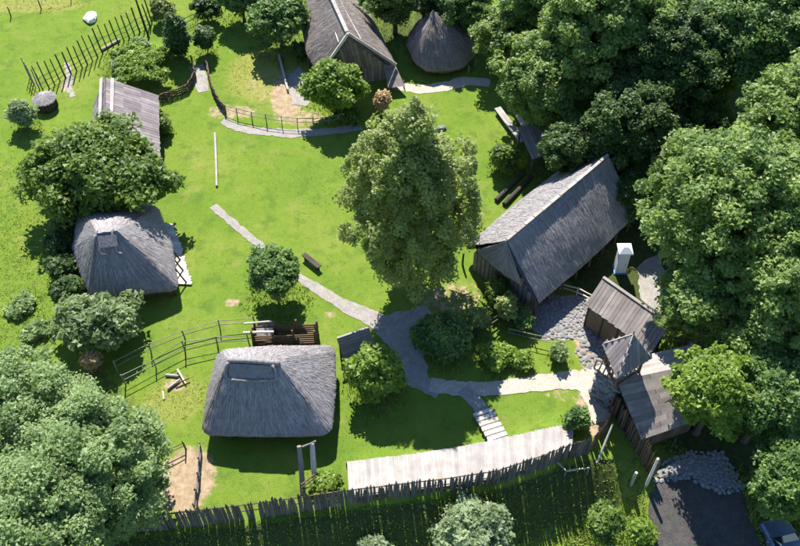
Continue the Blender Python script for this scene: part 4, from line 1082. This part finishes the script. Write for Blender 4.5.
def limbs(parent, base, c, cc, r0, mat, seed, nl=9):
    rnd = random.Random(seed); V, F = [], []
    def tube(pts, ra, rb, seg=6):
        b0 = len(V); n_ = len(pts)
        for k, p in enumerate(pts):
            t = (pts[min(k+1, n_-1)]-pts[max(k-1, 0)]).normalized(); s = t.cross(Vector((.3, .9, .1))).normalized(); w = s.cross(t); rr = ra+(rb-ra)*k/(n_-1)
            for j in range(seg): a = math.tau*j/seg; V.append(p+s*rr*math.cos(a)+w*rr*math.sin(a))
        for k in range(n_-1):
            for j in range(seg): F.append((b0+k*seg+j, b0+k*seg+(j+1) % seg, b0+(k+1)*seg+(j+1) % seg, b0+(k+1)*seg+j))
    base = Vector(base); c = Vector(c); top = Vector((c.x, c.y, c.z+(c.z-base.z)*.35))
    tr = [base+Vector((0, 0, -.15))]+[base.lerp(top, f)+Vector((rnd.uniform(-.12, .12), rnd.uniform(-.12, .12), 0)) for f in (.2, .4, .6, .8, 1)]
    tube([tr[0], tr[0]+Vector((0, 0, .35))], r0*1.5, r0*1.05); tube(tr, r0, r0*.25, 8)
    for k in range(nl):
        f = rnd.uniform(.3, .9); s = base.lerp(top, f); e = Vector(cc[rnd.randrange(len(cc))]); e = s.lerp(e, .92)
        m_ = s.lerp(e, .5)+Vector((rnd.uniform(-.2, .2), rnd.uniform(-.2, .2), rnd.uniform(0, .3))); tube([s, m_, e], r0*.42*(1-f*.4), r0*.07, 5)
    return mesh_from('trunk', V, F, mat, parent, smooth=True)
SEED = [100]; FOOT = []
def tree(name, u, v, zc, rx, ry, rz, kind, label, cat='tree', leaf=.24, dens=1.0, cr=None, trunk=.2, group=None, mat='bark', fill=1.0, **kw):
    SEED[0] += 1
    c = P(u, v, zc); gz = H(c.x, c.y)
    t = thing(name, (c.x, c.y, gz), label, cat, group)
    FOOT.append((c.x, c.y, max(rx, .8)))
    leaf *= 1.25
    cr = cr or max(.25, .17*(rx+ry+rz)/3*1.35)
    area = 4*math.pi*(((rx*ry)**1.6+(rx*rz)**1.6+(ry*rz)**1.6)/3)**(1/1.6)
    ncl = int(max(14, area/(cr*cr*1.6)*1.25)*dens)
    per = int(np.clip(cr*cr*4*math.pi*.8/(leaf*leaf*.36)*1.0, 20, 250)*fill)
    _, cc = crown('crown', t, (c.x, c.y, zc), rx, ry, rz, kind, leaf, ncl, per, cr, SEED[0], **kw)
    limbs(t, (c.x, c.y, gz), (c.x, c.y, zc), cc, trunk, mat, SEED[0], 5 if rx < 2 else 12)
    return t
def shrub(u, v, zc, r, rz, kind, label, leaf=.17, **kw):
    return tree(kw.pop('name', 'shrub'), u, v, zc, r, r*.9, rz, kind, label, 'shrub', leaf=leaf, trunk=.05, **{'lobe': .55, 'lobes': 11, 'tint_spread': .5, **kw})

tree('birch_tree', 411, 195, 8.6, 4.8, 4.6, 9.2, 'birch', 'tall feathery birch in the middle of the village green', leaf=.15, cr=.46, dens=.44, fill=.72, trunk=.2, mat='bark_birch', top=.45, drop=.8, hollow=.2, flat=1.15, lobes=26, lobe=.38)
tree('round_tree', 94, 169, 3.8, 5.7, 4.6, 3.3, 'hedge', 'broad dark green tree between the plank house and the square thatched house', leaf=.25, cr=.75, trunk=.28)
tree('leafy_bush', 97, 323, 1.9, 3.1, 2.3, 1.7, 'sage', 'pale grey-green bush in front of the square thatched house', 'shrub', leaf=.26, cr=.6, trunk=.09)
G1 = 'pale willows at the lower left'
tree('willow_tree', 84, 470, 4.6, 4.5, 4.4, 4.4, 'willow', 'biggest pale willow at the lower left, beside the bare earth plot', leaf=.14, cr=.66, trunk=.3, group=G1, tint_spread=.3, lobe=.22, dens=1.0)
tree('willow_tree', 18, 425, 4.4, 4.4, 4.2, 4.0, 'willow', 'pale willow cut by the left edge, above the corner one', leaf=.14, cr=.66, trunk=.3, group=G1, tint_spread=.3, lobe=.22, dens=1.0)
tree('willow_tree', 30, 530, 4.8, 4.4, 4.2, 4.2, 'willow', 'pale willow in the bottom left corner', leaf=.14, cr=.66, trunk=.3, group=G1, tint_spread=.3, lobe=.22, dens=1.0)
tree('young_tree', 274, 270, 3.0, 2.1, 2.0, 1.9, 'mid', 'small dark green tree with a bare trunk beside the footpath on the lawn', leaf=.18, cr=.42, trunk=.1, lobe=.5)
tree('leafy_tree', 333, 84, 3.0, 2.3, 2.1, 2.5, 'lime', 'bright green tree in front of the tall gabled house', leaf=.22, cr=.5, trunk=.14)
tree('leafy_tree', 376, 372, 2.3, 1.75, 1.6, 2.1, 'lime', 'lime green small tree right of the front house by the slate-blue shelter', leaf=.2, cr=.42, trunk=.09)
shrub(443, 335, 1.6, 2.0, 1.5, 'mid', 'dark green shrub at the right of the gravel yard', cr=.5)
shrub(424, 338, 1.3, 1.1, 1.2, 'mid', 'small dark shrub wedged between the yard and the larger shrub')
shrub(578, 417, 1.1, .85, 1.1, 'mid', 'upright green shrub at the right end of the white walkway')
shrub(470, 528, -.2, 2.6, 2.2, 'grey', 'silvery green bush at the bottom edge outside the palisade', leaf=.2, cr=.5)
shrub(376, 548, -.9, 1.0, 1.2, 'grey', 'small silvery shrub cut by the bottom edge', leaf=.2)
shrub(325, 484, .45, .9, .5, 'lime', 'low lime green shrub at the left end of the white walkway')
shrub(497, 356, .6, 1.3, .75, 'lime', 'bright lime shrub above the sandy path')
shrub(520, 360, .5, .9, .6, 'lime', 'smaller lime shrub right of the bright one above the sandy path')
shrub(508, 306, 1.6, .75, 1.5, 'birch', 'thin pale shrub in front of the long house gable')
shrub(496, 290, 1.2, 1.1, 1.2, 'hedge', 'dark green shrub against the left of the long house gable')
shrub(522, 318, .9, .9, .9, 'mid', 'green shrub against the right of the long house gable')
shrub(478, 318, 1.3, .9, 1.2, 'birch', 'loose olive shrub left of the dark wooden railing')
shrub(560, 352, .9, .6, .9, 'willow', 'little pale shrub at the end of the thin grey railing')
shrub(603, 522, .2, 1.5, 1.2, 'hedge', 'dark green shrub at the bottom edge left of the road')
shrub(640, 530, .0, .8, .9, 'lime', 'bright shrub at the bottom edge beside the road')
shrub(382, 100, 1.3, .8, 1.2, 'tan', 'thin brownish shrub behind the birch')
shrub(350, 116, .6, 1.0, .7, 'hedge', 'low green shrub under the bright tree at the fence end')
shrub(504, 156, 1.5, 1.25, 1.5, 'hedge', 'dark shrub on the lawn just below the white plank bench')
shrub(520, 160, 1.0, .7, .9, 'lime', 'light green shrub between the white bench and the dark beams')
shrub(22, 113, 1.5, 1.15, 1.7, 'grey', 'grey-green shrub left of the low round store')
shrub(90, 362, 1.1, .75, .9, 'tan', 'tan dead shrub below the pale grey-green bush', leaf=.14)
shrub(162, 126, .8, .7, 1.1, 'hedge', 'dark shrub against the right wall of the plank house')
shrub(157, 112, .5, .5, .6, 'lime', 'small light shrub at the back right corner of the plank house')
for k, (u, v) in enumerate(((64, 222), (58, 244), (60, 268), (68, 288))):
    shrub(u, v, 1.1, 1.15, 1.3, 'dark', ['topmost', 'second', 'third', 'lowest'][k]+' dark hedge shrub down the left side of the square thatched house', group='hedge shrubs left of the square house')
shrub(22, 305, .35, 1.2, .4, 'willow', 'low pale shrub in the left meadow beside the hedge', dens=.7)
shrub(35, 330, .35, 1.1, .4, 'willow', 'low pale shrub in the left meadow above the willows', dens=.7)
tree('upright_shrub', 175, 34, 2.4, 1.0, 1.0, 2.7, 'dark', 'tall upright dark shrub right of the grassy mound', 'shrub', leaf=.18, cr=.42, trunk=.1, top=.5)
shrub(205, 38, 1.6, 1.0, 1.5, 'dark', 'dark shrub above the woven fence')
shrub(160, 8, 1.4, 1.2, 1.4, 'birch', 'loose olive shrub at the top edge behind the tall upright one')
shrub(205, 5, 1.6, 1.5, 1.3, 'dark', 'dark shrub cut by the top edge')
tree('leafy_tree', 278, 17, 3.0, 2.6, 2.4, 2.3, 'mid', 'dark round tree at the top edge, left of the tall gabled house', leaf=.24, cr=.55, trunk=.16)
tree('leafy_tree', 240, -8, 3.0, 2.2, 2.2, 2.0, 'mid', 'green tree cut by the top edge above the dry plot', leaf=.24, cr=.55, trunk=.16)
shrub(300, 50, .9, .8, 1.0, 'dark', 'dark shrub against the left wall of the tall gabled house')
shrub(138, 62, 1.2, 2.9, .6, 'lime', 'broad low thicket covering the grassy mound', cr=.4, dens=.9, name='thicket')
for k, (u, v) in enumerate(((122, 66), (150, 58), (140, 44), (158, 74))):
    shrub(u, v, 1.15, .95, .45, 'lime' if k % 2 else 'willow', ['low shrub on the left of the grassy mound', 'low lime shrub on the crest of the grassy mound', 'low pale shrub at the back of the grassy mound', 'low lime shrub at the right of the grassy mound'][k], dens=.8)
# wood at the right
GW = 'trees of the wood'
WOOD = [
 (548, 80, 5.2, 4.6, 4.2, 4.6, 'oak', 'broad mid-green tree leaning over the lawn left of the dark wood'),
 (508, 34, 3.4, 2.9, 2.7, 3.0, 'oak', 'mid-green tree between the roundhouse and the wood'),
 (600, 20, 9.5, 5.0, 4.6, 5.2, 'oak', 'tall green tree at the top of the wood'),
 (462, 2, 4.2, 2.8, 2.6, 2.6, 'mid', 'green tree behind the roundhouse'),
 (395, -6, 4.0, 2.8, 2.6, 2.6, 'mid', 'green tree behind the tall gabled house'),
 (425, -12, 4.5, 3.0, 2.8, 2.6, 'dark', 'dark tree at the top edge behind the roundhouse'),
 (672, 60, 8.0, 4.6, 4.4, 5.0, 'dark', 'dark tree in the middle of the wood'),
 (740, 30, 9.5, 4.6, 4.4, 5.0, 'mid', 'deep green tree at the top right of the wood'),
 (628, 125, 6.0, 3.4, 3.2, 3.8, 'dark', 'dark tree directly behind the long house'),
 (575, 150, 4.2, 2.4, 2.2, 2.6, 'dark', 'low dark tree at the back corner of the long house'),
 (700, 140, 4.6, 3.6, 3.4, 3.2, 'dark', 'low dark tree in the gap of the wood'),
 (800, 40, 9.0, 4.6, 4.4, 5.0, 'mid', 'green tree in the top right corner'),
 (650, -30, 9.0, 5.0, 4.6, 5.0, 'mid', 'green tree cut by the top edge of the wood'),
 (550, -25, 8.0, 4.6, 4.4, 4.4, 'mid', 'green tree at the top edge above the leaning one'),
 (725, -45, 9.0, 5.0, 4.6, 5.0, 'dark', 'dark tree cut by the top edge at the right'),
 (690, 92, 5.0, 3.4, 3.2, 3.6, 'dark', 'dark tree just left of the gap in the wood'),
 (640, 85, 6.5, 3.4, 3.2, 3.6, 'dark', 'dark tree behind the one at the long house'),
 (627, 196, 2.6, 1.9, 1.8, 2.4, 'dark', 'dark bushy tree at the right eave of the long house'),
 (740, 205, 9.0, 5.4, 5.0, 6.2, 'oak', 'huge bright oak filling the right side'),
 (690, 165, 6.0, 2.4, 2.4, 3.0, 'oak', 'bright tree at the upper left shoulder of the huge oak'),
 (800, 130, 9.5, 4.6, 4.4, 5.2, 'oak', 'bright tree at the right edge above the huge oak'),
 (800, 290, 8.0, 4.2, 4.0, 5.0, 'oak', 'bright tree at the right edge below the huge oak'),
 (705, 300, 5.5, 2.8, 2.6, 3.4, 'oak', 'bright tree right of the plank shed'),
 (718, 388, 5.0, 2.7, 2.6, 2.9, 'lime', 'light green tree overhanging the gatehouse roof'),
 (765, 345, 5.0, 3.0, 2.8, 3.0, 'oak', 'bright tree below the huge oak and above the gatehouse tree'),
 (805, 385, 5.0, 2.8, 2.6, 3.0, 'mid', 'green tree at the right edge beside the gatehouse trees'),
 (768, 400, 4.6, 2.6, 2.6, 3.2, 'mid', 'shaded green tree right of the one over the gatehouse'),
 (792, 480, 3.6, 2.0, 2.4, 2.8, 'mid', 'green tree at the right edge above the parked car'),
]
for u, v, zc, rx, ry, rz, kind, label in WOOD:
    tree('wood_tree', u, v, zc, rx, ry, rz, kind, label, leaf={'oak': .18, 'dark': .16, 'mid': .17, 'lime': .18}[kind], cr=.34+.055*rx, dens=.8, lobe=.34, trunk=.12+.04*rx, group=GW)

# ------------------------------------------------------------------ grass blades
def grass():
    rs = np.random.RandomState(5)
    N = 150000
    u = rs.uniform(-15, 815, N); v = rs.uniform(-12, 560, N)**1.0
    cp, sp = math.cos(PITCH), math.sin(PITCH)
    a, b_ = (u-400)/FPX, (v-273)/FPX; dz = -sp-b_*cp; t = -CAM.z/dz
    x = a*t; y = CAM.y+(cp-b_*sp)*t
    ok = np.ones(N, bool)
    for kind, pts, w in BARE:
        ok &= ~(inside(pts, x, y) if kind == 'poly' else (dist_line(pts[::2] if len(pts) > 6 else pts, x, y) < w*.8))
    mr, mg, mb = masks(x, y)
    ok &= rs.rand(N) > np.clip(mr*1.4+mg*1.2-.2, 0, 1)
    x, y = x[ok], y[ok]; mb = mb[ok]; N = len(x); z = height(x, y)
    d_ = np.interp(x, PX, PY)-y
    rough = (d_ > .2) | (mb > .3+.5*rs.rand(N)) | (x < -20-6*rs.rand(N)) & (y < 4+10*rs.rand(N)) | (np.hypot((x-MOUND.x)/3.2, (y-MOUND.y)/2.4) < 1)
    weed = np.zeros(N, bool)
    for fx, fy, fr in FOOT:
        if fr < 3: weed |= np.hypot(x-fx, y-fy) < fr*(.75+.5*rs.rand(N))
    rough = rough | weed
    hh = np.where(rough, np.where(d_ > .2, rs.uniform(.05, .15, N), rs.uniform(.025, .07, N)), rs.uniform(.012, .034, N))
    hh = np.where(weed, hh*rs.uniform(1.2, 4.0, N), hh)
    base = np.stack([x, y, z-.005], 1)
    blades = []; tt = []
    tuft = rs.rand(N)
    for k in range(3):
        ang = rs.uniform(0, 6.28, N); wd = np.where(rough, .03, .028)*rs.uniform(.7, 1.3, N); ln = hh*rs.uniform(.3, 1.0, N)
        dirx, diry = np.cos(ang), np.sin(ang); o = base+np.stack([rs.normal(size=N)*.06, rs.normal(size=N)*.06, np.zeros(N)], 1)
        s = np.stack([-diry*wd, dirx*wd, np.zeros(N)], 1); tip = o+np.stack([dirx*ln, diry*ln, hh*rs.uniform(.7, 1.2, N)], 1)
        blades.append(np.stack([o-s, o+s, tip], 1)); tt.append(np.clip(tuft*.6+rs.rand(N)*.4, 0, 1))
    thin = rs.rand(N) < .45; rough_keep = rough | thin
    B = np.concatenate([q[rough_keep] for q in blades]); tt = [q[rough_keep] for q in tt]; rough = rough[rough_keep]
    blades = [B]; T = np.concatenate(tt); RR = np.tile(rough, 3)
    tag(quick_mesh('lawn_grass', B[~RR], 3, 'grass_blade', T[~RR]), 'short bright green lawn grass of the village', 'grass', kind='stuff')
    tag(quick_mesh('rough_grass', B[RR], 3, 'rough_blade', T[RR]), 'longer rough grass outside the fences and on the mound', 'grass', kind='stuff')
grass()
